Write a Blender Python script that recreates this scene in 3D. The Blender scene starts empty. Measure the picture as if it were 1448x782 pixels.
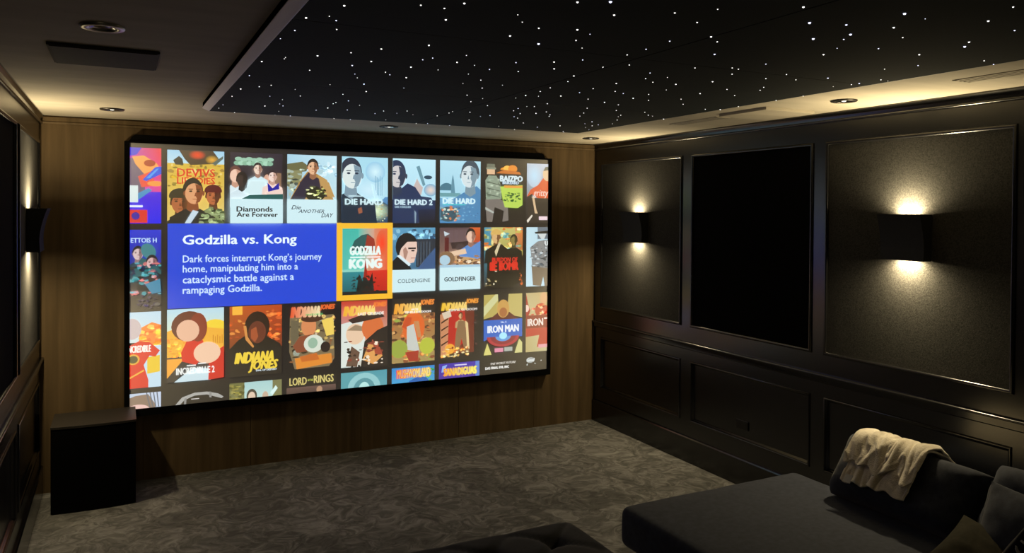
import bpy, bmesh, math, random
from mathutils import Vector, Matrix, noise

scene = bpy.context.scene
COL = scene.collection
R = math.radians

# ------------------------------------------------------------------ camera, world, exposure
IMG_W, IMG_H = 1448, 782
F_PX, PPY = 1095.62, 312.18
YAW, PITCH, ROLL = 0.4667, 0.0124, 0.0069
CAM = Vector((0.4806, -5.9457, 1.8903))
W = 4.3182            # room width
H = 2.5               # ceiling height
REAR = -7.2

cy, sy = math.cos(YAW), math.sin(YAW)
cp, sp = math.cos(PITCH), math.sin(PITCH)
fwd = Vector((sy * cp, cy * cp, -sp))
rgt = Vector((cy, -sy, 0))
upv = rgt.cross(fwd)
c_, s_ = math.cos(ROLL), math.sin(ROLL)
r2, u2 = rgt * c_ + upv * s_, -rgt * s_ + upv * c_
cam_data = bpy.data.cameras.new('camera')
cam = bpy.data.objects.new('camera', cam_data)
COL.objects.link(cam)
cam.matrix_world = Matrix(((r2.x, u2.x, -fwd.x, CAM.x), (r2.y, u2.y, -fwd.y, CAM.y),
                           (r2.z, u2.z, -fwd.z, CAM.z), (0, 0, 0, 1)))
cam_data.sensor_fit = 'HORIZONTAL'
cam_data.sensor_width = 36
cam_data.lens = 36 * F_PX / IMG_W
cam_data.shift_y = -(IMG_H / 2 - PPY) / IMG_W
cam_data.clip_start = 0.05
scene.camera = cam

world = bpy.data.worlds.new('world')
scene.world = world
world.use_nodes = True
world.node_tree.nodes['Background'].inputs[0].default_value = (0, 0, 0, 1)
world.node_tree.nodes['Background'].inputs[1].default_value = 0.0
scene.view_settings.view_transform = 'Standard'
scene.view_settings.look = 'None'
scene.view_settings.gamma = 1
scene.view_settings.use_curve_mapping = False
scene.view_settings.exposure = 0.0

SCONCE_W = 6.6                      # watts for each of the two lamps of a sconce
SCONCE_COL = (1.0, 0.81, 0.47)
SCREEN_GAIN = 1.0
STAR_GAIN = 2.2


# ------------------------------------------------------------------ helpers
def lin(h):
    h = h.lstrip('#')
    o = []
    for i in (0, 2, 4):
        v = int(h[i:i + 2], 16) / 255
        o.append(v / 12.92 if v <= 0.04045 else ((v + 0.055) / 1.055) ** 2.4)
    return tuple(o)


def mat(name, col, rough=0.6, metal=0.0, spec=0.5):
    m = bpy.data.materials.new(name)
    m.use_nodes = True
    b = m.node_tree.nodes['Principled BSDF']
    b.inputs['Base Color'].default_value = (*col, 1)
    b.inputs['Roughness'].default_value = rough
    b.inputs['Metallic'].default_value = metal
    b.inputs['Specular IOR Level'].default_value = spec
    return m


def nodes(m):
    nt = m.node_tree
    return nt, nt.nodes, nt.links, nt.nodes['Principled BSDF']


def add_noise(m, c1, c2, scale=(1, 1, 1), nscale=5.0, detail=4, bump=0.0, bscale=None, dist=0.005, distortion=0.0,
              p0=0.3, p1=0.7):
    nt, N, L, b = nodes(m)
    tc = N.new('ShaderNodeTexCoord')
    mp = N.new('ShaderNodeMapping')
    mp.inputs['Scale'].default_value = scale
    L.new(tc.outputs['Object'], mp.inputs['Vector'])
    n = N.new('ShaderNodeTexNoise')
    n.inputs['Scale'].default_value = nscale
    n.inputs['Detail'].default_value = detail
    n.inputs['Distortion'].default_value = distortion
    L.new(mp.outputs[0], n.inputs['Vector'])
    cr = N.new('ShaderNodeValToRGB')
    cr.color_ramp.elements[0].color = (*c1, 1)
    cr.color_ramp.elements[1].color = (*c2, 1)
    cr.color_ramp.elements[0].position = p0
    cr.color_ramp.elements[1].position = p1
    L.new(n.outputs['Fac'], cr.inputs[0])
    L.new(cr.outputs[0], b.inputs['Base Color'])
    if bump:
        n2 = N.new('ShaderNodeTexNoise')
        n2.inputs['Scale'].default_value = bscale or nscale * 4
        n2.inputs['Detail'].default_value = 3
        L.new(mp.outputs[0] if bscale is None else tc.outputs['Object'], n2.inputs['Vector'])
        bp = N.new('ShaderNodeBump')
        bp.inputs['Strength'].default_value = bump
        bp.inputs['Distance'].default_value = dist
        L.new(n2.outputs['Fac'], bp.inputs['Height'])
        L.new(bp.outputs[0], b.inputs['Normal'])
    return m


def link(name, me, m=None, parent=None):
    o = bpy.data.objects.new(name, me)
    COL.objects.link(o)
    if m is not None:
        o.data.materials.append(m)
    if parent is not None:
        o.parent = parent
    return o


def obj(name, bm, m, parent=None, smooth=False, loc=None):
    bmesh.ops.recalc_face_normals(bm, faces=bm.faces)
    me = bpy.data.meshes.new(name)
    bm.to_mesh(me)
    bm.free()
    if smooth:
        for p in me.polygons:
            p.use_smooth = True
    o = link(name, me, m, parent)
    if loc is not None:
        o.location = loc
    return o


def thing(name, label, cat, loc=(0, 0, 0), group=None, rotz=0.0):
    o = bpy.data.objects.new(name, None)
    COL.objects.link(o)
    o.empty_display_size = 0.05
    o.location = loc
    o.rotation_euler = (0, 0, rotz)
    tag(o, label, cat, group)
    return o


def tag(o, label, cat, group=None):
    o['label'] = label
    o['category'] = cat
    if group:
        o['group'] = group
    return o


def smooth_by_angle(o, deg=35):
    me = o.data
    for p in me.polygons:
        p.use_smooth = True
    me.set_sharp_from_angle(angle=math.radians(deg))
    return o


def struct(name, bm, m, label=None, cat=None, parent=None):
    o = obj(name, bm, m, parent)
    o['kind'] = 'structure'
    if label:
        o['label'] = label
        o['category'] = cat
    return o


def copy_thing(o, loc):
    c = o.copy()
    COL.objects.link(c)
    c.location = loc
    for ch in list(o.children):
        d = ch.copy()
        COL.objects.link(d)
        d.parent = c
        for g in list(ch.children):
            e = g.copy()
            COL.objects.link(e)
            e.parent = d
    return c


def box(bm, x0, x1, y0, y1, z0, z1, bevel=0.0, seg=2):
    vs = [bm.verts.new((x, y, z)) for x in (x0, x1) for y in (y0, y1) for z in (z0, z1)]
    fs = [(0, 1, 3, 2), (4, 6, 7, 5), (0, 4, 5, 1), (2, 3, 7, 6), (0, 2, 6, 4), (1, 5, 7, 3)]
    faces = [bm.faces.new([vs[i] for i in f]) for f in fs]
    if bevel:
        es = list({e for f in faces for e in f.edges})
        bmesh.ops.bevel(bm, geom=es, offset=bevel, segments=seg, affect='EDGES', profile=0.5)
    return bm


def prism(bm, pts, fn, a, b):
    """extrude the closed 2d outline pts from a to b; fn(p, t) gives the 3d point"""
    A = [bm.verts.new(fn(p, a)) for p in pts]
    B = [bm.verts.new(fn(p, b)) for p in pts]
    n = len(pts)
    for i in range(n):
        bm.faces.new((A[i], A[(i + 1) % n], B[(i + 1) % n], B[i]))
    bm.faces.new(A)
    bm.faces.new(B[::-1])


def lathe(bm, prof, seg=32, center=(0, 0, 0)):
    rings = []
    cx, cy_, cz = center
    for r, z in prof:
        if r < 1e-6:
            rings.append([bm.verts.new((cx, cy_, cz + z))])
        else:
            rings.append([bm.verts.new((cx + r * math.cos(2 * math.pi * i / seg),
                                        cy_ + r * math.sin(2 * math.pi * i / seg), cz + z)) for i in range(seg)])
    for A, B in zip(rings, rings[1:]):
        for i in range(seg):
            j = (i + 1) % seg
            if len(A) == 1 and len(B) == 1:
                continue
            if len(A) == 1:
                bm.faces.new((A[0], B[i], B[j]))
            elif len(B) == 1:
                bm.faces.new((A[i], A[j], B[0]))
            else:
                bm.faces.new((A[i], A[j], B[j], B[i]))


def grid_mesh(bm, P, close_u=False, close_v=False):
    """P[i][j] points -> quad grid"""
    V = [[bm.verts.new(p) for p in row] for row in P]
    n, m_ = len(V), len(V[0])
    for i in range(n if close_u else n - 1):
        for j in range(m_ if close_v else m_ - 1):
            a, b = V[i][j], V[(i + 1) % n][j]
            c, d = V[(i + 1) % n][(j + 1) % m_], V[i][(j + 1) % m_]
            bm.faces.new((a, b, c, d))
    return V


# ------------------------------------------------------------------ materials
M_black = mat('black_satin_paint', (0.011, 0.0115, 0.012), rough=0.26, spec=0.75)
M_black.node_tree.nodes['Principled BSDF'].inputs['IOR'].default_value = 1.6
add_noise(M_black, (0.0026, 0.0032, 0.0040), (0.0036, 0.0044, 0.0055), nscale=3, bump=0.05, bscale=220, dist=0.001)
M_gloss = mat('black_gloss_moulding', (0.006, 0.006, 0.0065), rough=0.2, spec=0.8)
add_noise(M_gloss, (0.005, 0.005, 0.0055), (0.007, 0.007, 0.0075), nscale=4)
M_cloth = mat('jet_black_speaker_cloth', (0.004, 0.004, 0.004), rough=1.0, spec=0.05)
add_noise(M_cloth, (0.003, 0.003, 0.003), (0.005, 0.005, 0.005), nscale=300, bump=0.2, bscale=500, dist=0.001)
M_fabric = mat('dark_acoustic_fabric', (0.06, 0.056, 0.05), rough=0.95, spec=0.1)
add_noise(M_fabric, (0.022, 0.0215, 0.020), (0.050, 0.0485, 0.045), nscale=160, detail=2, bump=0.6, bscale=260, dist=0.003)
B_ = M_fabric.node_tree.nodes['Principled BSDF']
B_.inputs['Sheen Weight'].default_value = 0.04
B_.inputs['Sheen Roughness'].default_value = 0.45
B_.inputs['Sheen Tint'].default_value = (1, 0.97, 0.9, 1)
M_wood = mat('brown_wood_veneer', (0.2, 0.12, 0.06), rough=0.6, spec=0.15)
add_noise(M_wood, (0.082, 0.056, 0.028), (0.195, 0.132, 0.069), scale=(1, 1, 0.07), nscale=14, detail=6, bump=0.08,
          dist=0.002, distortion=0.4, p0=0.25, p1=0.75)
M_ceil = mat('warm_ceiling_paint', (0.55, 0.5, 0.42), rough=0.85, spec=0.2)
add_noise(M_ceil, (0.45, 0.41, 0.335), (0.545, 0.495, 0.41), scale=(1, 4, 1), nscale=2.2, detail=5, bump=0.05, bscale=60,
          dist=0.002)
M_edge = mat('satin_aluminium_edge', (0.72, 0.74, 0.76), rough=0.6, metal=0.8)
add_noise(M_edge, (0.70, 0.72, 0.74), (0.76, 0.78, 0.80), scale=(1, 0.05, 1), nscale=30)
M_star_felt = mat('black_star_felt', (0.012, 0.013, 0.015), rough=0.9, spec=0.25)
add_noise(M_star_felt, (0.015, 0.022, 0.026), (0.022, 0.031, 0.036), nscale=250, bump=0.3, bscale=400, dist=0.001)
M_seam = mat('shadow_gap_black', (0.002, 0.002, 0.002), rough=1, spec=0)
M_matblack = mat('matt_black_velvet', (0.003, 0.003, 0.003), rough=0.95, spec=0.1)
add_noise(M_matblack, (0.002, 0.002, 0.002), (0.005, 0.005, 0.005), nscale=200)
M_sconce = mat('charcoal_powder_coat', (0.016, 0.017, 0.018), rough=0.6, spec=0.3)
add_noise(M_sconce, (0.014, 0.015, 0.016), (0.019, 0.02, 0.021), nscale=200, bump=0.1, bscale=400, dist=0.0005)
M_sconce_in = mat('sconce_white_lining', (0.3, 0.3, 0.3), rough=0.7)
M_sub = mat('black_ash_cabinet', (0.010, 0.0095, 0.009), rough=0.4, spec=0.5)
add_noise(M_sub, (0.008, 0.0075, 0.007), (0.014, 0.013, 0.012), scale=(1, 12, 1), nscale=20, bump=0.05, dist=0.001)
M_subtop = mat('dark_ash_cabinet_top', (0.03, 0.027, 0.024), rough=0.42, spec=0.5)
add_noise(M_subtop, (0.026, 0.023, 0.02), (0.04, 0.036, 0.032), scale=(1, 12, 1), nscale=20)
M_grille = mat('black_speaker_cloth', (0.004, 0.004, 0.004), rough=1, spec=0.05)
add_noise(M_grille, (0.003, 0.003, 0.003), (0.006, 0.006, 0.006), nscale=600, bump=0.2, bscale=900, dist=0.0005)
M_greypanel = mat('charcoal_speaker_mesh', (0.055, 0.053, 0.05), rough=0.8, spec=0.2)
add_noise(M_greypanel, (0.048, 0.046, 0.044), (0.065, 0.062, 0.058), nscale=300)
M_sofa = mat('charcoal_velvet', (0.017, 0.0175, 0.019), rough=0.9, spec=0.2)
add_noise(M_sofa, (0.023, 0.027, 0.041), (0.038, 0.044, 0.066), nscale=35, detail=6, bump=0.25, bscale=180, dist=0.002)
M_sofa.node_tree.nodes['Principled BSDF'].inputs['Sheen Weight'].default_value = 0.12
M_navy = mat('dark_navy_velvet', (0.010, 0.010, 0.013), rough=0.85, spec=0.2)
add_noise(M_navy, (0.008, 0.008, 0.0105), (0.014, 0.014, 0.0175), nscale=35, detail=6, bump=0.2, bscale=180, dist=0.002)
M_navy.node_tree.nodes['Principled BSDF'].inputs['Sheen Weight'].default_value = 0.15
M_olive = mat('dark_olive_velvet', (0.022, 0.019, 0.009), rough=0.9, spec=0.2)
add_noise(M_olive, (0.018, 0.0155, 0.007), (0.03, 0.026, 0.013), nscale=40, bump=0.2, bscale=180, dist=0.002)
M_throw = mat('cream_fleece', (0.55, 0.47, 0.35), rough=0.95, spec=0.1)
add_noise(M_throw, (0.62, 0.55, 0.43), (0.88, 0.80, 0.66), nscale=18, detail=6, bump=0.6, bscale=160, dist=0.004)
M_throw.node_tree.nodes['Principled BSDF'].inputs['Sheen Weight'].default_value = 0.3
M_tagwhite = mat('white_woven_label', (0.6, 0.6, 0.58), rough=0.8)
M_ivory = mat('ivory_embroidery', (0.88, 0.85, 0.78), rough=0.35)
M_nickel = mat('satin_nickel', (0.45, 0.43, 0.40), rough=0.35, metal=0.85)
M_bronze = mat('dark_bronze_trim', (0.06, 0.055, 0.05), rough=0.35, metal=0.6)
M_reflector = mat('polished_reflector', (0.55, 0.53, 0.5), rough=0.12, metal=1.0)
M_lens = mat('black_lamp_lens', (0.01, 0.01, 0.01), rough=0.2)
M_outlet = mat('black_plastic', (0.012, 0.012, 0.012), rough=0.3)
M_carpet = mat('taupe_cut_pile_carpet', (0.1, 0.09, 0.075), rough=1.0, spec=0.0)


def carpet_material(m):
    nt, N, L, b = nodes(m)
    tc = N.new('ShaderNodeTexCoord')
    # brushed pile: warped noise in two sizes, plus footprint-sized patches
    w = N.new('ShaderNodeTexNoise')
    w.inputs['Scale'].default_value = 3.0
    w.inputs['Detail'].default_value = 2
    L.new(tc.outputs['Object'], w.inputs['Vector'])
    mixv = N.new('ShaderNodeMix')
    mixv.data_type = 'VECTOR'
    mixv.inputs['Factor'].default_value = 0.30
    L.new(tc.outputs['Object'], mixv.inputs['A'])
    L.new(w.outputs['Color'], mixv.inputs['B'])
    n1 = N.new('ShaderNodeTexNoise')
    n1.inputs['Scale'].default_value = 13.0
    n1.inputs['Detail'].default_value = 6
    n1.inputs['Roughness'].default_value = 0.62
    n1.inputs['Distortion'].default_value = 1.6
    L.new(mixv.outputs['Result'], n1.inputs['Vector'])
    n2 = N.new('ShaderNodeTexVoronoi')
    n2.feature = 'SMOOTH_F1'
    n2.inputs['Scale'].default_value = 4.2
    n2.inputs['Smoothness'].default_value = 0.25
    L.new(mixv.outputs['Result'], n2.inputs['Vector'])
    hue = N.new('ShaderNodeSeparateColor')
    L.new(n2.outputs['Color'], hue.inputs[0])
    ad = N.new('ShaderNodeMath')
    ad.operation = 'MULTIPLY_ADD'
    ad.inputs[1].default_value = 0.16
    L.new(hue.outputs[0], ad.inputs[0])
    L.new(n1.outputs['Fac'], ad.inputs[2])
    cr = N.new('ShaderNodeValToRGB')
    e = cr.color_ramp.elements
    e[0].position, e[0].color = 0.40, (0.122, 0.120, 0.117, 1)
    e[1].position, e[1].color = 0.80, (0.37, 0.366, 0.358, 1)
    k = e.new(0.56)
    k.color = (0.186, 0.183, 0.178, 1)
    L.new(ad.outputs[0], cr.inputs[0])
    L.new(cr.outputs[0], b.inputs['Base Color'])
    f = N.new('ShaderNodeTexNoise')
    f.inputs['Scale'].default_value = 260
    f.inputs['Detail'].default_value = 2
    L.new(tc.outputs['Object'], f.inputs['Vector'])
    s = N.new('ShaderNodeMath')
    s.operation = 'MULTIPLY_ADD'
    s.inputs[1].default_value = 3.0
    L.new(n1.outputs['Fac'], s.inputs[0])
    L.new(f.outputs['Fac'], s.inputs[2])
    bp = N.new('ShaderNodeBump')
    bp.inputs['Strength'].default_value = 0.7
    bp.inputs['Distance'].default_value = 0.008
    L.new(s.outputs[0], bp.inputs['Height'])
    L.new(bp.outputs[0], b.inputs['Normal'])


carpet_material(M_carpet)

# projected picture: a faintly reflective white cloth that gives off the picture's light
M_screen = bpy.data.materials.new('projected_picture')
M_screen.use_nodes = True
nt_, N_, L_, B_ = nodes(M_screen)
at_ = N_.new('ShaderNodeVertexColor')
at_.layer_name = 'Col'
B_.inputs['Base Color'].default_value = (0.52, 0.52, 0.51, 1)
B_.inputs['Roughness'].default_value = 0.9
B_.inputs['Specular IOR Level'].default_value = 0.0
L_.new(at_.outputs['Color'], B_.inputs['Emission Color'])
B_.inputs['Emission Strength'].default_value = SCREEN_GAIN

M_star = []
for nm, c in (('white_star', (1, 0.98, 0.95)), ('blue_star', (0.72, 0.75, 1.0))):
    m = bpy.data.materials.new(nm)
    m.use_nodes = True
    b = m.node_tree.nodes['Principled BSDF']
    b.inputs['Base Color'].default_value = (0.1, 0.1, 0.1, 1)
    b.inputs['Emission Color'].default_value = (*c, 1)
    b.inputs['Emission Strength'].default_value = STAR_GAIN
    M_star.append(m)
M_lens_glint = bpy.data.materials.new('lens_glint_glow')  # glow stands in for sconce reflections in the unlit downlights
M_lens_glint.use_nodes = True
b = M_lens_glint.node_tree.nodes['Principled BSDF']
b.inputs['Emission Color'].default_value = (1, 0.95, 0.85, 1)
b.inputs['Emission Strength'].default_value = 1.0
M_led = bpy.data.materials.new('warm_led')
M_led.use_nodes = True
b = M_led.node_tree.nodes['Principled BSDF']
b.inputs['Emission Color'].default_value = (*SCONCE_COL, 1)
b.inputs['Emission Strength'].default_value = 6.0

M_screen.cycles.emission_sampling = 'FRONT'
for m in M_star + [M_lens_glint, M_led]:
    m.cycles.emission_sampling = 'NONE'

# ------------------------------------------------------------------ the room
bm = bmesh.new()
box(bm, -0.15, W + 0.15, REAR - 0.12, 0.15, -0.1, 0.0)
struct('floor', bm, M_carpet, 'mottled taupe carpet floor', 'floor')
bm = bmesh.new()
box(bm, -0.15, W + 0.15, REAR - 0.12, 0.15, H, H + 0.1)
struct('ceiling', bm, M_ceil, 'warm pale ceiling border around the star panels', 'ceiling')

# back wall: veneer boards with fine joints
bm = bmesh.new()
joints = [0.0, 0.615, 1.33, 2.16, 2.99, 3.703, W]
for a, b_ in zip(joints, joints[1:]):
    box(bm, a + (0.0015 if a > 0 else -0.13), b_ - (0.0015 if b_ < W else -0.13), 0.0, 0.02, 0.0, H)
box(bm, -0.13, W + 0.13, 0.02, 0.12, 0.0, H)
wall_back = struct('wall_back', bm, M_wood, 'brown wood veneer wall behind the screen', 'wall')
bm = bmesh.new()
prism(bm, [(0, 2.444), (0.010, 2.446), (0.016, 2.457), (0.010, 2.464), (0.012, 2.490), (0, 2.492)],
      lambda p, t: (t, -p[0], p[1]), 0.0, W)
struct('trim_1', bm, M_wood, 'brown wood crown strip over the screen wall', 'trim')
bm = bmesh.new()
box(bm, -0.13, W + 0.13, REAR - 0.12, REAR, 0, H)
struct('wall_rear', bm, M_black, 'black rear wall', 'wall')

# side walls: frame and panel, mirrored left and right
YP = [(-0.1233, -1.2104), (-1.3556, -2.4699), (-2.6008, -3.6957), (-3.83, -4.93), (-5.07, -6.17)]
ZT, ZB, ZLT, ZLB = 2.3079, 1.0416, 0.7546, 0.319
ZRAIL, ZBASE = 0.9064, 0.1885


def side(s):
    """s = 'right' / 'left'; returns X(d): d metres out of the wall into the room"""
    return (lambda d: W - d) if s == 'right' else (lambda d: d)


def sbox(bm, X, d0, d1, y0, y1, z0, z1, bevel=0.0):
    a, b_ = X(d0), X(d1)
    box(bm, min(a, b_), max(a, b_), min(y0, y1), max(y0, y1), z0, z1, bevel)


def ring(bm, X, y0, y1, z0, z1, prof):
    """picture-frame moulding; prof = (inset, depth) outline; inset measured outwards from the opening"""
    loops = []
    for ins, d in prof:
        a, b_ = min(y0, y1) - ins, max(y0, y1) + ins
        c, e = z0 - ins, z1 + ins
        loops.append([bm.verts.new((X(d), y, z)) for y, z in ((a, c), (b_, c), (b_, e), (a, e))])
    for A, B in zip(loops, loops[1:] + loops[:1]):
        for i in range(4):
            j = (i + 1) % 4
            bm.faces.new((A[i], A[j], B[j], B[i]))


PANEL_WORDS = ['nearest the screen', 'second from the screen', 'third from the screen', 'fourth from the screen',
               'fifth from the screen']
for s in ('right', 'left'):
    X = side(s)
    bm = bmesh.new()
    sbox(bm, X, -0.12, -0.03, 0.0, REAR, 0, H)
    ys = [0.0] + [y for p in YP for y in p] + [REAR]
    for i in range(0, len(ys), 2):
        sbox(bm, X, -0.031, 0.0, ys[i], ys[i + 1], 0, H)
    for (a, b_) in YP:
        for z0, z1 in ((0, ZLB), (ZLT, ZB), (ZT, H)):
            sbox(bm, X, -0.031, 0.0, a, b_, z0, z1)
    wall = struct('wall_' + s, bm, M_black, 'black painted panelled wall on the ' + s, 'wall')
    for k, (a, b_) in enumerate(YP):
        # lower wainscot panel with a bead round it
        bm = bmesh.new()
        sbox(bm, X, -0.032, -0.016, a, b_, ZLB, ZLT)
        o = obj('wainscot_panel', bm, M_black, wall)
        bm = bmesh.new()
        ring(bm, X, a, b_, ZLB, ZLT, [(-0.016, -0.016), (-0.011, -0.008), (-0.004, -0.002)]
             + [(0.005 - 0.008 * math.cos(math.pi * i / 8), 0.009 * math.sin(math.pi * i / 8)) for i in range(9)] + [(0.0, -0.016)])
        smooth_by_angle(obj('panel_moulding', bm, M_gloss, wall))
        # upper stretched fabric panel
        t = thing('fabric_wall_panel', '%s fabric panel on the %s wall, %s' % ('jet black' if k == 1 else 'dark grey', s, PANEL_WORDS[k]), 'wall panel',
                  (X(0), (a + b_) / 2, ZB), 'fabric wall panels')
        bm = bmesh.new()
        sbox(bm, X, -0.029, -0.004, a, b_, ZB, ZT)
        o = obj('fabric', bm, M_cloth if k == 1 else M_fabric, t)
        o.matrix_parent_inverse = Matrix.Translation(t.location).inverted()
        bm = bmesh.new()
        ring(bm, X, a, b_, ZB, ZT, [(-0.003, -0.004)] + [(0.008 - 0.011 * math.cos(math.pi * i / 10), 0.013 * math.sin(math.pi * i / 10)) for i in range(11)]
             + [(0.0, -0.004)])
        o = obj('moulding', bm, M_gloss, t)
        smooth_by_angle(o)
        o.matrix_parent_inverse = Matrix.Translation(t.location).inverted()
    bm = bmesh.new()
    prism(bm, [(0, ZRAIL)] + [(0.014 + 0.010 * math.sin(math.pi * i / 8), ZRAIL - 0.008 + 0.008 * math.cos(math.pi * i / 8)) for i in range(9)] + [
               (0.012, ZRAIL - 0.034), (0.012, ZRAIL - 0.050), (0.006, ZRAIL - 0.056), (0, ZRAIL - 0.058)],
          lambda p, t: (X(p[0]), t, p[1]), 0.0, REAR)
    smooth_by_angle(struct('trim_2' if s == 'right' else 'trim_3', bm, M_gloss, 'black chair rail along the %s wall' % s, 'trim'))
    bm = bmesh.new()
    prism(bm, [(0, 2.440)] + [(0.008 + 0.010 * math.sin(math.pi * i / 8), 2.449 - 0.008 * math.cos(math.pi * i / 8)) for i in range(9)] + [(0.010, 2.470),
               (0.012, 2.478), (0.024, 2.492), (0.024, H), (0, H)],
          lambda p, t: (X(p[0]), t, p[1]), 0.0, REAR)
    smooth_by_angle(struct('trim_4' if s == 'right' else 'trim_5', bm, M_gloss, 'black crown moulding along the top of the %s wall' % s,
           'trim'))
    bm = bmesh.new()
    prism(bm, [(0, 0), (0.018, 0), (0.018, ZBASE - 0.008), (0.012, ZBASE), (0, ZBASE)],
          lambda p, t: (X(p[0]), t, p[1]), 0.0, REAR)
    struct('baseboard_' + s, bm, M_gloss, 'tall black baseboard along the %s wall' % s, 'baseboard')

# dropped star ceiling: a raft and its felt tiles
RX0, RX1, RY0, RY1, RZ = 0.925, 3.393, -1.205, -6.03, 2.45
bm = bmesh.new()
box(bm, RX0 - 0.030, RX1 + 0.030, RY1, RY0 + 0.030, RZ + 0.021, H)
struct('trim_7', bm, M_seam, 'black core of the dropped star ceiling', 'trim')
bm = bmesh.new()
V_ = []
for g_, z in ((0.033, RZ + 0.0215), (0.033, RZ + 0.019), (0.0, RZ), (-0.002, RZ), (-0.002, RZ + 0.0205)):
    x0, x1, y0 = RX0 - g_, RX1 + g_, RY0 + g_
    V_.append([bm.verts.new(q) for q in ((x0, RY1, z), (x0, y0, z), (x1, y0, z), (x1, RY1, z))])
for A_, B_2 in zip(V_, V_[1:]):
    for i in (0, 1, 2):
        bm.faces.new((A_[i], A_[i + 1], B_2[i + 1], B_2[i]))
struct('trim_6', bm, M_edge, 'satin metal edge of the dropped star ceiling', 'trim')

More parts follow.
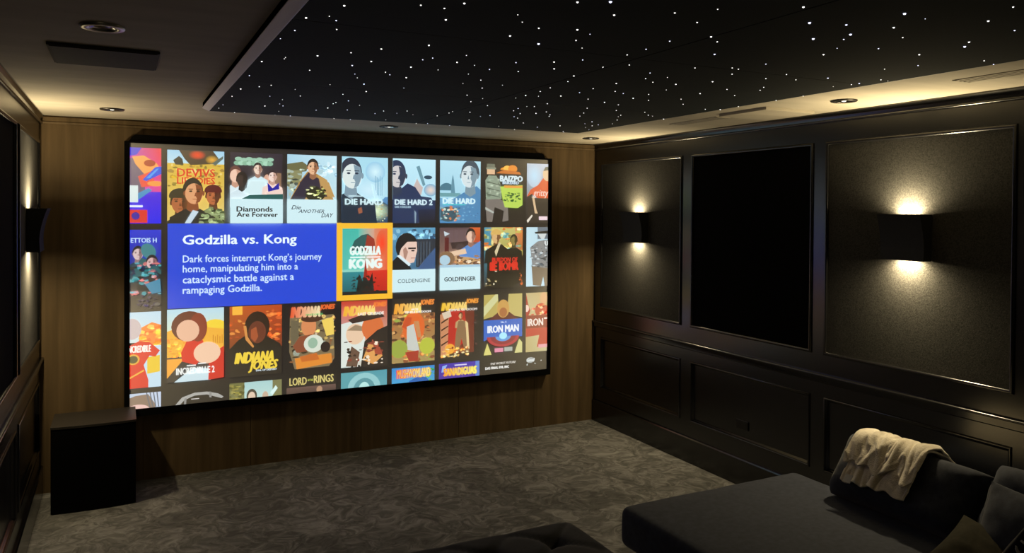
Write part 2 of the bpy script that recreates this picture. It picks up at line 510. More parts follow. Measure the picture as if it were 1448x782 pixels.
STARS = [
    (1.024, -3.838, 2), (1.208, -3.941, 1), (1.277, -3.941, 1), (1.305, -4.015, 2), (1.567, -4.169, 2),
    (0.96, -3.652, 2), (1.016, -3.701, 0), (1.046, -3.661, 1), (1.328, -3.824, 2), (1.488, -3.974, 0),
    (1.539, -3.904, 0), (0.963, -3.473, 1), (1.075, -3.55, 1), (1.334, -3.617, 1), (1.587, -3.727, 2),
    (1.723, -3.668, 3), (1.618, -3.861, 1), (1.731, -3.901, 2), (1.798, -3.868, 0), (0.944, -3.332, 0),
    (1.806, -3.771, 1), (1.886, -3.68, 0), (1.408, -3.471, 2), (1.284, -3.335, 2), (1.208, -3.222, 1),
    (1.115, -3.109, 2), (0.953, -2.898, 2), (1.018, -3.02, 0), (1.019, -2.991, 0), (1.318, -3.099, 2),
    (1.276, -2.985, 2), (1.477, -3.223, 1), (1.498, -3.271, 1), (1.608, -3.239, 2), (1.588, -3.374, 0),
    (1.805, -3.341, 1), (1.998, -3.504, 1), (1.925, -3.42, 2), (1.994, -3.3, 2), (1.691, -3.214, 0),
    (1.777, -3.166, 1), (1.488, -3.062, 2), (1.603, -3.056, 0), (1.899, -3.177, 1), (2.142, -3.422, 0),
    (0.957, -2.551, 1), (1.153, -2.8, 1), (1.337, -2.8, 0), (1.37, -2.717, 0), (1.434, -2.906, 1),
    (1.468, -2.857, 1), (1.55, -2.825, 2), (1.747, -3.027, 0), (1.851, -2.92, 1), (2.144, -3.201, 2),
    (2.194, -3.07, 1), (1.44, -2.573, 2), (1.081, -2.337, 1), (1.04, -2.268, 1), (0.974, -2.157, 2),
    (1.311, -2.483, 0), (1.632, -2.553, 0), (1.819, -2.801, 0), (1.991, -2.845, 0), (1.945, -2.728, 1),
    (2.211, -2.886, 1), (2.393, -2.96, 1), (2.223, -2.77, 1), (1.509, -2.369, 2), (1.201, -2.265, 0),
    (0.968, -1.889, 1), (1.134, -1.982, 0), (1.265, -2.066, 1), (1.211, -1.891, 0), (1.435, -2.226, 1),
    (1.614, -1.878, 0), (1.517, -2.018, 1), (1.971, -2.496, 1), (2.084, -2.43, 0), (2.222, -2.627, 2),
    (2.379, -2.694, 2), (2.401, -2.83, 1), (2.219, -2.528, 0), (2.289, -2.633, 0), (2.549, -2.671, 1),
    (2.681, -2.619, 2), (2.077, -2.3, 1), (2.411, -2.281, 0), (2.446, -2.3, 1), (2.453, -2.429, 1),
    (2.726, -2.382, 1), (2.214, -2.207, 1), (0.965, -1.534, 0), (0.96, -1.374, 0), (1.171, -1.6, 2),
    (1.227, -1.721, 0), (1.257, -1.65, 1), (1.474, -1.874, 1), (1.476, -1.924, 1), (1.489, -1.69, 2),
    (1.455, -1.56, 1), (1.279, -1.402, 0), (1.605, -1.66, 1), (1.063, -1.215, 1), (1.379, -1.215, 1),
    (1.29, -1.215, 0), (1.798, -1.714, 1), (1.789, -1.578, 1), (1.896, -1.654, 0), (1.914, -1.78, 1),
    (1.999, -1.638, 0), (2.242, -1.911, 1), (2.146, -1.885, 0), (2.153, -1.816, 1), (2.142, -1.658, 1),
    (2.375, -1.761, 0), (2.407, -1.827, 1), (2.407, -2.187, 1), (2.429, -2.089, 1), (2.518, -1.996, 1),
    (2.554, -1.849, 1), (2.604, -1.797, 1), (2.59, -2.053, 2), (2.611, -2.137, 1), (2.692, -2.036, 1),
    (2.727, -1.964, 1), (2.819, -2.199, 1), (2.876, -2.065, 1), (1.64, -1.215, 1), (1.741, -1.215, 1),
    (1.938, -1.311, 0), (2.17, -1.215, 1), (2.234, -1.251, 1), (2.391, -1.557, 1), (2.401, -1.215, 1),
    (2.751, -1.589, 1), (2.703, -1.333, 0), (2.947, -1.416, 1), (2.878, -1.215, 1), (3.033, -1.566, 2),
    (3.233, -1.267, 1), (3.271, -1.215, 0), (3.092, -1.859, 2), (3.112, -1.744, 0), (3.213, -1.671, 1),
    (3.327, -1.453, 0), (3.231, -1.563, 0), (1.642, -4.214, 3), (1.73, -4.102, 2), (1.866, -4.202, 1),
    (1.993, -4.146, 1), (1.945, -4.288, 0), (2.132, -4.416, 2), (2.284, -4.299, 3), (2.46, -4.154, 3),
    (2.155, -4.021, 2), (2.222, -3.974, 1), (2.08, -3.908, 1), (2.351, -3.815, 2), (2.088, -3.769, 1),
    (2.087, -3.659, 1), (2.205, -3.506, 1), (2.144, -3.417, 0), (2.377, -3.406, 1), (2.441, -3.29, 1),
    (2.522, -3.232, 1), (2.642, -3.237, 2), (2.462, -3.578, 1), (2.502, -3.357, 0), (2.704, -3.091, 0),
    (2.734, -3.368, 2), (2.908, -3.083, 2), (2.587, -3.647, 1), (2.625, -3.64, 1), (2.681, -3.544, 1),
    (2.932, -3.238, 1), (3.094, -3.112, 1), (2.642, -3.767, 1), (2.876, -3.532, 1), (3.032, -3.362, 1),
    (3.08, -3.291, 1), (2.876, -3.644, 1), (3.006, -3.571, 1), (3.381, -3.093, 1), (2.399, -4.332, 2),
    (2.512, -4.253, 3), (2.552, -4.194, 1), (2.645, -4.089, 0), (2.688, -3.994, 2), (3.087, -3.665, 2),
    (3.284, -3.522, 0), (3.307, -3.599, 1), (3.31, -3.636, 2), (2.77, -4.152, 1), (3.115, -3.91, 1),
    (3.312, -3.741, 1), (2.55, -4.376, 2), (2.432, -4.499, 3), (2.693, -4.3, 1), (2.537, -4.487, 0),
    (2.979, -4.153, 2), (3.16, -4.019, 1), (3.363, -3.735, 0), (2.717, -4.557, 2), (2.625, -4.681, 1),
    (2.902, -4.523, 1), (2.99, -4.31, 3), (2.937, -4.359, 2), (3.284, -4.192, 1), (3.381, -4.167, 1),
    (2.403, -3.13, 2), (2.595, -2.907, 1), (2.726, -2.804, 2), (2.526, -2.941, 1), (2.684, -2.613, 1),
    (2.796, -2.575, 1), (2.915, -2.382, 1), (3.057, -2.22, 1), (3.172, -2.017, 1), (2.716, -2.943, 1),
    (2.834, -2.783, 1), (2.948, -2.895, 1), (3.073, -2.758, 1), (3.096, -2.398, 1), (3.194, -2.299, 1),
    (3.278, -2.41, 2), (3.385, -2.194, 2), (3.214, -1.742, 1), (3.264, -1.83, 0), (3.303, -2.661, 1),
    (3.381, -2.691, 2), (3.381, -2.829, 1), (3.24, -2.277, 0), (3.385, -3.26, 1), (3.085, -2.155, 0)]

tile_w, tile_l, gap = (RX1 - RX0) / 2, 1.206, 0.003
star_me = []
for rad in (0.0016, 0.0023, 0.0031, 0.0042):
    for mi in (0, 1):
        bm = bmesh.new()
        lathe(bm, [(rad, 0.0), (rad * 0.92, -rad * 0.45), (rad * 0.6, -rad * 0.85), (0, -rad)], 10)
        me = bpy.data.meshes.new('star_light')
        bm.to_mesh(me)
        bm.free()
        me.materials.append(M_star[mi])
        for p in me.polygons:
            p.use_smooth = True
        star_me.append(me)
rnd = random.Random(5)
for r in range(4):
    for c in range(2):
        x0, x1 = RX0 + c * tile_w + gap, RX0 + (c + 1) * tile_w - gap
        y1 = RY0 - r * tile_l - gap / 2
        y0 = y1 - tile_l + gap
        word = ['closest to the screen', 'second from the screen', 'third from the screen', 'fourth from the screen'][r]
        t = thing('star_ceiling_tile', 'black ceiling tile with tiny white star lights, %s row, %s half of the ceiling'
                  % (word, 'left' if c == 0 else 'right'), 'ceiling tile', ((x0 + x1) / 2, (y0 + y1) / 2, RZ),
                  'star ceiling tiles')
        bm = bmesh.new()
        box(bm, x0 - t.location.x, x1 - t.location.x, y0 - t.location.y, y1 - t.location.y, 0, 0.015)
        obj('felt_board', bm, M_star_felt, t)
        pts = [q for q in STARS if x0 <= q[0] < x1 and y0 <= q[1] < y1]
        for x, y, k in pts[:100]:
            blue = 1 if (k == 3 or rnd.random() < 0.25) else 0
            link('star_light', star_me[k * 2 + blue], None, t).location = (x - t.location.x, y - t.location.y, 0)


# ------------------------------------------------------------------ sconces
def sconce_profile(zn):
    """depth of the curved front plate at height fraction 0 (bottom) .. 1 (top)"""
    return 0.066 + 0.040 * max(0.0, (zn - 0.25) / 0.75) ** 1.8 + 0.004 * (1 - min(1, zn / 0.25))


SC_HW, SC_HH = 0.13, 0.125


def make_sconce(x, y, z, sgn, label, watts):
    """sgn = -1: on the right wall, facing -x"""
    t = thing('wall_sconce', label, 'wall lamp', (x, y, z), 'up and down wall sconces')
    bm = bmesh.new()
    D = lambda d: sgn * d
    box(bm, min(D(0.004), D(0.012)), max(D(0.004), D(0.012)), -SC_HW + 0.01, SC_HW - 0.01, -SC_HH + 0.01, SC_HH - 0.01)
    obj('back_plate', bm, M_sconce, t)
    # bowed front plate with cheeks, 3 mm sheet
    bm = bmesh.new()
    n = 14
    zs = [-SC_HH + 2 * SC_HH * i / n for i in range(n + 1)]
    outer = [(sconce_profile(i / n), zz) for i, zz in enumerate(zs)]
    inner = [(d - 0.004, zz) for d, zz in outer]
    prism(bm, outer + inner[::-1], lambda p, t_: (D(p[0]), t_, p[1]), -SC_HW, SC_HW)
    obj('front_shade', bm, M_sconce, t, smooth=False)
    for sgy in (-1, 1):
        bm = bmesh.new()
        pts = [(0.002, -SC_HH)] + [(d - 0.004, zz) for d, zz in outer] + [(0.002, SC_HH)]
        a, b_ = sgy * (SC_HW - 0.0005), sgy * (SC_HW - 0.004)
        prism(bm, pts, lambda p, t_: (D(p[0]), t_, p[1]), a, b_)
        obj('side_cheek', bm, M_sconce, t)
    bm = bmesh.new()
    box(bm, min(D(0.012), D(0.058)), max(D(0.012), D(0.058)), -0.08, 0.08, -SC_HH + 0.022, SC_HH - 0.022)
    obj('lamp_body', bm, M_sconce_in, t)
    for ud in (1, -1):
        bm = bmesh.new()
        zc = ud * (SC_HH - 0.020)
        box(bm, min(D(0.018), D(0.052)), max(D(0.018), D(0.052)), -0.06, 0.06, zc - 0.002, zc + 0.002)
        obj('led_module', bm, M_led, t)
        for share, spread in ((0.55, 150), (0.55, 178)):
            ld = bpy.data.lights.new('sconce_light', 'AREA')
            ld.shape = 'RECTANGLE'
            ld.size, ld.size_y = 0.034, 0.12
            ld.energy = watts * share
            ld.spread = R(spread)
            ld.color = SCONCE_COL
            lo = bpy.data.objects.new('sconce_light', ld)
            COL.objects.link(lo)
            lo.parent = t
            lo.location = (D(0.036), 0, ud * (SC_HH - (0.012 if share > 1 else 0.0115)))
            lo.rotation_euler = (math.pi, 0, 0) if ud > 0 else (0, 0, 0)
    return t


ZS = 1.763
make_sconce(W + 0.004, -0.667, ZS, -1, 'charcoal square sconce on the right wall, close to the screen', SCONCE_W * 1.05)
make_sconce(W + 0.004, -3.148, ZS, -1, 'charcoal square sconce on the right wall above the sofa and throw', SCONCE_W * 1.75)
make_sconce(-0.004, -0.667, ZS, 1, 'charcoal square sconce on the left wall beside the screen wall', SCONCE_W * 1.02)
make_sconce(W + 0.004, -5.62, ZS, -1, 'added charcoal square sconce, out of view, on the right wall behind the sofa', SCONCE_W * 0.45)  # unseen lamp added behind the camera to lift the sofa
make_sconce(-0.004, -5.62, ZS, 1, 'added charcoal square sconce, out of view, on the left wall at the rear of the room', SCONCE_W * 0.5)  # unseen lamp added behind the camera to lift the ceiling edge


# ------------------------------------------------------------------ ceiling fittings
def make_downlight(x, y, label, light_ring=False):
    t = thing('downlight', label, 'ceiling light', (x, y, H), 'recessed round downlights')
    bm = bmesh.new()
    lathe(bm, [(0.040, 0.0), (0.041, -0.006), (0.050, -0.009), (0.066, -0.008), (0.069, -0.004), (0.069, 0.0)], 40)
    obj('trim_ring', bm, M_nickel if light_ring else M_bronze, t, smooth=True)
    bm = bmesh.new()
    lathe(bm, [(0.0395, -0.006), (0.033, -0.003), (0.026, -0.0012), (0.012, -0.001)], 40)
    obj('reflector', bm, M_lens if light_ring else M_reflector, t, smooth=True)
    bm = bmesh.new()
    lathe(bm, [(0.026, -0.0012), (0.018, -0.0025), (0, -0.003)] if light_ring else [(0.013, -0.0012), (0.011, -0.006), (0.006, -0.008), (0, -0.0085)], 32)
    obj('lens', bm, M_lens if light_ring else M_lens_glint, t, smooth=True)
    return t


make_downlight(0.423, -3.0, 'pale ringed round downlight on the left ceiling border beside the flat grey speaker', True)
make_downlight(0.428, -0.59, 'small round downlight in the left ceiling corner by the screen wall')
make_downlight(2.213, -0.51, 'small round downlight above the middle of the screen')
make_downlight(3.95, -0.50, 'small round downlight in the right ceiling corner by the screen wall')
make_downlight(3.957, -3.012, 'round downlight on the right ceiling border above the large sconce')


def make_ceiling_speaker(x0, x1, y0, y1, label):
    t = thing('ceiling_speaker', label, 'speaker', ((x0 + x1) / 2, (y0 + y1) / 2, H), 'flat ceiling speakers')
    hx, hy = (x1 - x0) / 2, (y1 - y0) / 2
    bm = bmesh.new()
    box(bm, -hx, hx, -hy, hy, -0.011, 0.0, 0.003)
    obj('housing', bm, M_greypanel, t)
    bm = bmesh.new()
    box(bm, -hx + 0.008, hx - 0.008, -hy + 0.008, hy - 0.008, -0.014, -0.0105, 0.002)
    obj('mesh_cover', bm, M_greypanel, t)
    return t


make_ceiling_speaker(0.232, 0.614, -2.64, -2.24, 'flat square charcoal speaker on the left ceiling border')


def make_access_panel(x0, x1, y0, y1, label):
    t = thing('access_panel', label, 'ceiling panel', ((x0 + x1) / 2, (y0 + y1) / 2, H))
    hx, hy = (x1 - x0) / 2, (y1 - y0) / 2
    bm = bmesh.new()
    box(bm, -hx, hx, -hy, hy, -0.017, 0.0, 0.001)
    obj('panel_board', bm, M_ceil, t)
    return t


make_access_panel(3.78, 4.168, -2.625, -2.235, 'flat square hatch on the right ceiling border with one bright edge')


def make_vent(x0, x1, y0, y1, label):
    t = thing('slot_vent', label, 'air vent', ((x0 + x1) / 2, (y0 + y1) / 2, H), 'linear slot vents')
    hx, hy = (x1 - x0) / 2, (y1 - y0) / 2
    bm = bmesh.new()
    w = 0.0095
    xs = [-hx, -hx / 3, hx / 3, hx]
    for x in xs:
        box(bm, x - w, x + w, -hy, hy, -0.004, 0)
    for y in (-hy, hy):
        box(bm, -hx - w, hx + w, y - w, y + w, -0.004, 0)
    obj('slot_frame', bm, M_ceil, t)
    bm = bmesh.new()
    box(bm, -hx, hx, -hy, hy, -0.0008, 0)
    obj('slot_opening', bm, M_seam, t)
    return t


make_vent(3.862, 3.955, -4.60, -3.70, 'slim three-slot air vent on the right ceiling border, nearer the camera')
make_vent(3.862, 3.955, -2.12, -1.66, 'slim three-slot air vent on the right ceiling border, nearer the screen')


# ------------------------------------------------------------------ projection screen
SX0, SX1, SZ0, SZ1, SY = 0.530, 3.795, 0.516, 2.338, -0.060
scr = thing('projection_screen', 'wide black framed projection screen glowing with a grid of film posters', 'projection screen',
            ((SX0 + SX1) / 2, 0, 0.46))
INV = Matrix.Translation(scr.location).inverted()


def sadd(name, bm, m, parent, smooth=False):
    o = obj(name, bm, m, parent, smooth)
    if parent is scr:
        o.matrix_parent_inverse = INV
    return o


bm = bmesh.new()
box(bm, SX0 - 0.034, SX0, SY - 0.008, -0.001, SZ0 - 0.05, SZ1 + 0.012)
box(bm, SX1, SX1 + 0.034, SY - 0.008, -0.001, SZ0 - 0.05, SZ1 + 0.012)
box(bm, SX0, SX1, SY - 0.008, -0.001, SZ0 - 0.05, SZ0)
box(bm, SX0, SX1, SY - 0.008, -0.001, SZ1, SZ1 + 0.012)
sadd('frame', bm, M_matblack, scr)
bm = bmesh.new()
prism(bm, [(SX0 - 0.005, SZ1 + 0.012), (SX0 + 0.012, SZ1 + 0.042), (SX0 + 0.035, SZ1 + 0.058), (SX1 - 0.07, SZ1 + 0.056),
           (SX1 - 0.045, SZ1 + 0.045), (SX1 - 0.03, SZ1 + 0.012)], lambda p, t: (p[0], t, p[1]), SY, -0.001)
sadd('top_housing', bm, M_matblack, scr)


class Art:
    """flat coloured shapes of the projected picture, in millimetre-thin layers; local x 0..1 right, y 0..1 down"""

    def __init__(self, x0, z1, w, h, base=1):
        self.x0, self.z1, self.w, self.h = x0, z1, w, h
        self.bm = bmesh.new()
        self.col = self.bm.loops.layers.float_color.new('Col')
        self.k = base

    def P(self, x, y):
        return (self.x0 + x * self.w, SY - 0.0003 * self.k, self.z1 - y * self.h)

    def face(self, pts, cols):
        vs = [self.bm.verts.new(self.P(x, y)) for x, y in pts]
        f = self.bm.faces.new(vs)
        for l, c in zip(f.loops, cols):
            l[self.col] = (*c, 1)

    def poly(self, pts, c):
        c = lin(c)
        self.face(pts, [c] * len(pts))
        self.k += 1
        return self

    def rect(self, x0, y0, x1, y1, c, c2=None, horiz=False):
        a = lin(c)
        b_ = lin(c2) if c2 else a
        pts = [(x0, y0), (x1, y0), (x1, y1), (x0, y1)]
        self.face(pts, [a, b_, b_, a] if horiz else [a, a, b_, b_])
        self.k += 1
        return self

    def quad4(self, cs):
        self.face([(0, 0), (1, 0), (1, 1), (0, 1)], [lin(c) for c in cs])
        self.k += 1

    def ell(self, x, y, rx, ry, c, n=20, a0=0, a1=360, rot=0):
        pts = []
        full = a1 - a0 >= 360
        for i in range(n if full else n + 1):
            a = R(a0 + (a1 - a0) * i / n)
            px, py = rx * math.cos(a), ry * math.sin(a)
            q = R(rot)
            asp = self.h / self.w
            # rotate in true proportions
            X_, Y_ = px, py * asp
            X2, Y2 = X_ * math.cos(q) - Y_ * math.sin(q), X_ * math.sin(q) + Y_ * math.cos(q)
            pts.append((x + X2, y + Y2 / asp))
        return self.poly(pts, c)

    def glow(self, x, y, rx, ry, c, edge, n=18):
        """soft-edged disc"""
        cc, ce = lin(c), lin(edge)
        for i in range(n):
            a, b_ = 2 * math.pi * i / n, 2 * math.pi * (i + 1) / n
            self.face([(x, y), (x + rx * math.cos(a), y + ry * math.sin(a)), (x + rx * math.cos(b_), y + ry * math.sin(b_))],
                      [cc, ce, ce])
        self.k += 1

    def text(self, s, x0, y0, x1, y1, c, shear=0.0, bold=0.0, c2=None):
        cu = bpy.data.curves.new('t', 'FONT')
        cu.body = s
        cu.size = 1
        cu.shear = shear
        cu.resolution_u = 2
        o = bpy.data.objects.new('t', cu)
        COL.objects.link(o)
        bpy.context.view_layer.update()
        me = o.evaluated_get(bpy.context.evaluated_depsgraph_get()).to_mesh()
        xs = [v.co.x for v in me.vertices]
        ys = [v.co.y for v in me.vertices]
        ax, bx, ay, by = min(xs), max(xs), min(ys), max(ys)
        ca, cb = lin(c), lin(c2 or c)
        rel = [((v.co.x - ax) / (bx - ax), (by - v.co.y) / (by - ay)) for v in me.vertices]
        # heavier strokes: the same lettering laid again a hair to the side
        em = (y1 - y0) / (by - ay)
        d_ = bold * em * self.h / self.w
        for sx, sy_ in ([(0, 0)] if not bold else [(-d_, 0), (d_, 0), (0, -bold * em * .6), (0, bold * em * .6)]):
            vs = [self.bm.verts.new(self.P(x0 + u * (x1 - x0) + sx, y0 + v * (y1 - y0) + sy_)) for u, v in rel]
            for p in me.polygons:
                try:
                    f = self.bm.faces.new([vs[i] for i in p.vertices])
                except ValueError:
                    continue
                for l, i in zip(f.loops, p.vertices):
                    u = rel[i][0]
                    l[self.col] = tuple(ca[k] + (cb[k] - ca[k]) * u for k in range(3)) + (1,)
            self.k += .12
        o.evaluated_get(bpy.context.evaluated_depsgraph_get()).to_mesh_clear()
        bpy.data.objects.remove(o)
        bpy.data.curves.remove(cu)
        self.k += 1
        return self

    def bust(self, x, y, s, skin, hair, coat, shade=None, cap=None, turn=0.0, look=True):
        """an anonymous head and shoulders; (x, y) chin, s head height in local y"""
        rx = s * 0.37 * self.h / self.w
        self.poly([(x - rx * 2.6, y + s * 1.5), (x - rx * 2.3, y + s * 0.55), (x - rx * 0.7, y + s * 0.2), (x, y + s * 0.34),
                   (x + rx * 0.7, y + s * 0.2), (x + rx * 2.3, y + s * 0.55), (x + rx * 2.6, y + s * 1.5)], coat)
        self.poly([(x - rx * .5, y - s * .15), (x + rx * .5, y - s * .15), (x + rx * .62, y + s * .24), (x, y + s * .38),
                   (x - rx * .62, y + s * .24)], shade or skin)
        self.ell(x, y - s * .52, rx * 1.04, s * .52, hair, a0=172, a1=368)
        self.ell(x + turn * rx * .12 - rx * .95, y - s * .42, rx * .14, s * .10, shade or skin)
        self.ell(x + turn * rx * .12 + rx * .95, y - s * .42, rx * .14, s * .10, shade or skin)
        self.ell(x + turn * rx * .12, y - s * .40, rx * .90, s * .42, skin)
        if shade:
            self.poly([(x + turn * rx * .12 + d * rx, y - s * q) for d, q in
                       ((.12, .80), (.75, .72), (.92, .42), (.6, .08), (.16, -.01), (.30, .2), (.12, .34), (.26, .52))], shade)
        if look:
            for d in (-.42, .34):
                self.ell(x + (d + turn * .2) * rx, y - s * .50, rx * .17, s * .035, hair)
                self.rect(x + (d - .22 + turn * .2) * rx, y - s * .60, x + (d + .22 + turn * .2) * rx, y - s * .57, hair)
            self.rect(x + (-.22 + turn * .2) * rx, y - s * .19, x + (.22 + turn * .2) * rx, y - s * .165, shade or hair)
            self.poly([(x + turn * .25 * rx, y - s * .47), (x + (.12 + turn * .25) * rx, y - s * .30),
                       (x - .1 * rx + turn * .25 * rx, y - s * .30)], shade or hair)
        if cap:
            self.ell(x, y - s * .72, rx * 1.18, s * .34, cap, a0=180, a1=360)
            self.poly([(x - rx * 1.2, y - s * .74), (x + rx * 1.2, y - s * .74), (x + rx * 1.15, y - s * .64),
                       (x - rx * 1.15, y - s * .64)], cap)
        return self

    def specks(self, x0, y0, x1, y1, cols, n, size, seed):
        g = random.Random(seed)
        for _ in range(n):
            x, y = g.uniform(x0, x1), g.uniform(y0, y1)
            a, b_ = size * g.uniform(.4, 1.3), size * g.uniform(.2, .8) * self.w / self.h
            q = g.uniform(0, 3.14)
            pts = []
            for i in range(5):
                an = q + i * 1.2566
                rr = g.uniform(.6, 1.1)
                pts.append((x + a * rr * math.cos(an), y + b_ * rr * math.sin(an)))
            c = lin(g.choice(cols))
            self.face(pts, [c] * 5)
        self.k += 1
        return self

    def done(self, name, parent, label=None):
        bmx = self.bm
        lx0, lx1 = max(self.x0, SX0), min(self.x0 + self.w, SX1)
        lz0, lz1 = max(self.z1 - self.h, SZ0), min(self.z1, SZ1)
        for co, no in (((lx0, 0, 0), (-1, 0, 0)), ((lx1, 0, 0), (1, 0, 0)), ((0, 0, lz0), (0, 0, -1)), ((0, 0, lz1), (0, 0, 1))):
            bmesh.ops.bisect_plane(bmx, geom=list(bmx.verts) + list(bmx.edges) + list(bmx.faces), plane_co=co, plane_no=no,
                                   clear_outer=True, dist=1e-6)
        bmx.normal_update()
        bmesh.ops.reverse_faces(bmx, faces=[f for f in bmx.faces if f.normal.y > 0])
        bmesh.ops.triangulate(bmx, faces=[f for f in bmx.faces if len(f.verts) > 4])
        me = bpy.data.meshes.new(name)
        bmx.to_mesh(me)
        bmx.free()
        o = link(name, me, M_screen, parent)
        o.matrix_parent_inverse = INV
        if label:
            o['label'] = label
        return o


# black level of the picture
A = Art(SX0, SZ1, SX1 - SX0, SZ1 - SZ0, base=0)
A.rect(0, 0, 1, 1, '100f15')
surf = A.done('screen_cloth', scr)
PAR = surf


class _P(Art):
    def finish(self, label):
        o = self.done('poster', surf, label)
        o.matrix_parent_inverse = Matrix.Identity(4)
        return o


def fin(a, name, label):
    o = a.done(name, surf, label)
    o.matrix_parent_inverse = Matrix.Identity(4)


CX = [0.363, 0.763, 1.175, 1.577, 1.985, 2.390, 2.789, 3.187, 3.586]
CW = [0.362, 0.373, 0.367, 0.368, 0.365, 0.360, 0.361, 0.362, 0.362]
RZT = [2.301, 1.753, 1.187, 0.637]
RH = 0.511
ICE = 'cfeef4'


def art(r, c, **k):
    return Art(CX[c], RZT[r], CW[c], RH, **k)


# --- first row
a = Art(CX[0], 2.307, CW[0], 0.519)
a.quad4(['3a2fd0', 'e8303a', 'e04ab0', '7a2ad0'])
a.rect(.3, .58, 1, 1, '4a20d8', '0a10e8')
a.poly([(.4, 0), (.66, 0), (.58, .09), (.4, .12)], '2a28c8')
a.rect(.4, .14, .72, .60, '6a5a70')
a.poly([(.5, .12), (.70, .10), (.92, .20), (.98, .27), (.84, .36), (.70, .34), (.56, .22)], 'f0a050')
a.ell(.80, .20, .10, .045, 'a83a1c')
a.poly([(.60, .38), (.84, .30), (.90, .50), (.66, .52)], 'e85040')
a.poly([(.68, .42), (.90, .25), (1.0, .24), (1.0, .34), (.74, .44)], '1f55d8')
a.poly([(.74, .40), (.92, .27), (.96, .27), (.80, .40)], '4a9af0')
a.ell(.90, .47, .14, .035, 'f09a48')
a.poly([(.50, .64), (.78, .53), (.84, .56), (.62, .68)], '3f8ec0')
a.rect(.44, .50, .60, .72, 'd8e8e8')
a.rect(.46, .76, .68, .785, 'e8f0ff')
a.rect(.44, .82, .76, .99, 'd83028')
a.ell(.56, .90, .07, .05, '3a1f9a')
fin(a, 'poster', 'pink, orange and blue poster in the first row')

a = art(0, 1)
a.rect(0, 0, 1, .2, '9fd0ea', 'bfe0ea')
a.rect(0, .18, 1, 1, 'd8b43c', 'e0c46a')
a.poly([(.2, 0), (.8, 0), (.9, .1), (.75, .18), (.4, .2), (.3, .12)], '4a3a2a')
a.glow(.52, .06, .16, .07, 'ff4a20', '4a3a2a')
a.glow(.78, .12, .12, .06, 'f0b040', '6a5a2a')
a.poly([(.1, .14), (.2, .08), (.26, .12), (.28, .20), (.14, .2)], '3a3a30')
a.poly([(.78, .17), (.98, .06), (.98, .1), (.84, .2)], '5a6a60')
a.specks(0, .2, 1, .5, ['b8942c', 'e8d080', 'a8883a', '8a7a30'], 60, .06, 1)
a.text('DEVIVS', .17, .25, .83, .36, 'd8281c', bold=.02)
a.text('LIEGDIES', .17, .37, .83, .46, 'd8281c', bold=.02)
a.bust(.22, .86, .32, 'b0653a', '2a2418', '28241a', '5a3018', cap='33301f')
a.bust(.80, .74, .26, 'b8683c', '3a1a14', '7d8a5a', '5a2c18', cap='5a1418')
a.bust(.44, .73, .34, 'e0a070', '1f1810', '20201c', '8a4a28', turn=1)
a.poly([(.30, 1), (.44, .82), (.54, .84), (.40, 1)], 'c8dce8')
a.specks(.58, .8, 1, 1, ['7d8a5a', '4a5a34', '98a878', '2a3020'], 40, .07, 2)
fin(a, 'poster', 'poster of three soldiers under red title letters')

a = art(0, 2)
a.rect(0, 0, 1, .66, '2c2434', '15131a')
for q in range(7):
    a.ell(.16 + .1 * q, .09 + .012 * (q % 2), .07, .028, '9ac8ae')
for q in range(9):
    a.ell(.13 + .078 * q, .15, .06, .03, 'a8d8bc' if q % 2 else '88b89c')
a.bust(.10, .42, .22, 'f0c8b0', '6a4038', 'd8eaf0', 'c89880', look=False)
a.bust(.22, .48, .20, '3a2a26', '120f10', 'd0e4ec', '1a1212', look=False)
a.bust(.70, .40, .12, 'd8a890', '3a2a28', 'c03038', look=False)
a.rect(.86, .28, .97, .50, '8a6a50')
a.bust(.52, .30, .16, 'f0d8c4', '241f22', 'cfeaf0', 'a07868')
a.poly([(.26, .56), (.38, .40), (.66, .40), (.64, .58), (.46, .62)], 'd4eef2')
a.bust(.80, .40, .16, 'f4dcd0', '2a1a22', 'f0d4c8', 'c8a090')
a.poly([(.70, .42), (.80, .50), (.92, .42), (.94, .58), (.72, .60)], '1a1aa0')
a.poly([(.66, .56), (.98, .50), (1, .60), (.72, .62)], 'f0d4c8')
a.poly([(.2, .66), (.36, .60), (1, .58), (1, .66)], '1d5a58')
a.rect(0, .655, 1, 1, ICE)
a.text('Diamonds', .12, .765, .80, .835, '15161a', bold=.035)
a.text('Are Forever', .12, .845, .90, .91, '15161a', bold=.035)
fin(a, 'poster', 'poster of white-suited people at a gaming table')

a = art(0, 3)
a.quad4(['a8d4e8', 'c4e8f4', 'b8dce6', '90b0b8'])
a.poly([(0, .14), (.30, .10), (.42, .16), (.38, .24), (0, .28)], '6a6844')
a.poly([(0, .24), (.3, .22), (.28, .40), (.1, .5), (0, .46)], '8a8a60')
a.specks(0, .2, .34, .6, ['4a5450', 'a8b8a8', '384038'], 26, .07, 3)
a.specks(.62, .1, 1, .35, ['9cc4d8', 'd8f0f8', 'b0d0d8'], 16, .08, 31)
a.poly([(.05, .66), (.22, .42), (.40, .24), (.56, .26), (.80, .36), (.94, .66)], 'b08848')
a.poly([(.06, .66), (.30, .36), (.44, .24), (.58, .28), (.52, .46), (.34, .66)], '2c2438')
a.bust(.51, .28, .22, 'e8b890', '221a16', '2c2438', '9a6848')
a.poly([(.62, .30), (.84, .40), (.96, .62), (.70, .56)], 'c0985a')
a.ell(.56, .58, .20, .10, '2a2a18')
a.specks(.40, .46, .76, .64, ['c8d078', '5a6030', 'e8f0b0', '202010'], 30, .05, 4)
a.rect(0, .655, 1, 1, ICE)
a.text('Die', .08, .74, .27, .80, '1f2a3a', shear=.35, bold=.012)
a.text('ANOTHER', .22, .80, .74, .85, '1f2a3a', shear=.35, bold=.012)
a.text('DAY', .68, .855, .93, .915, '1f2a3a', shear=.35, bold=.012)
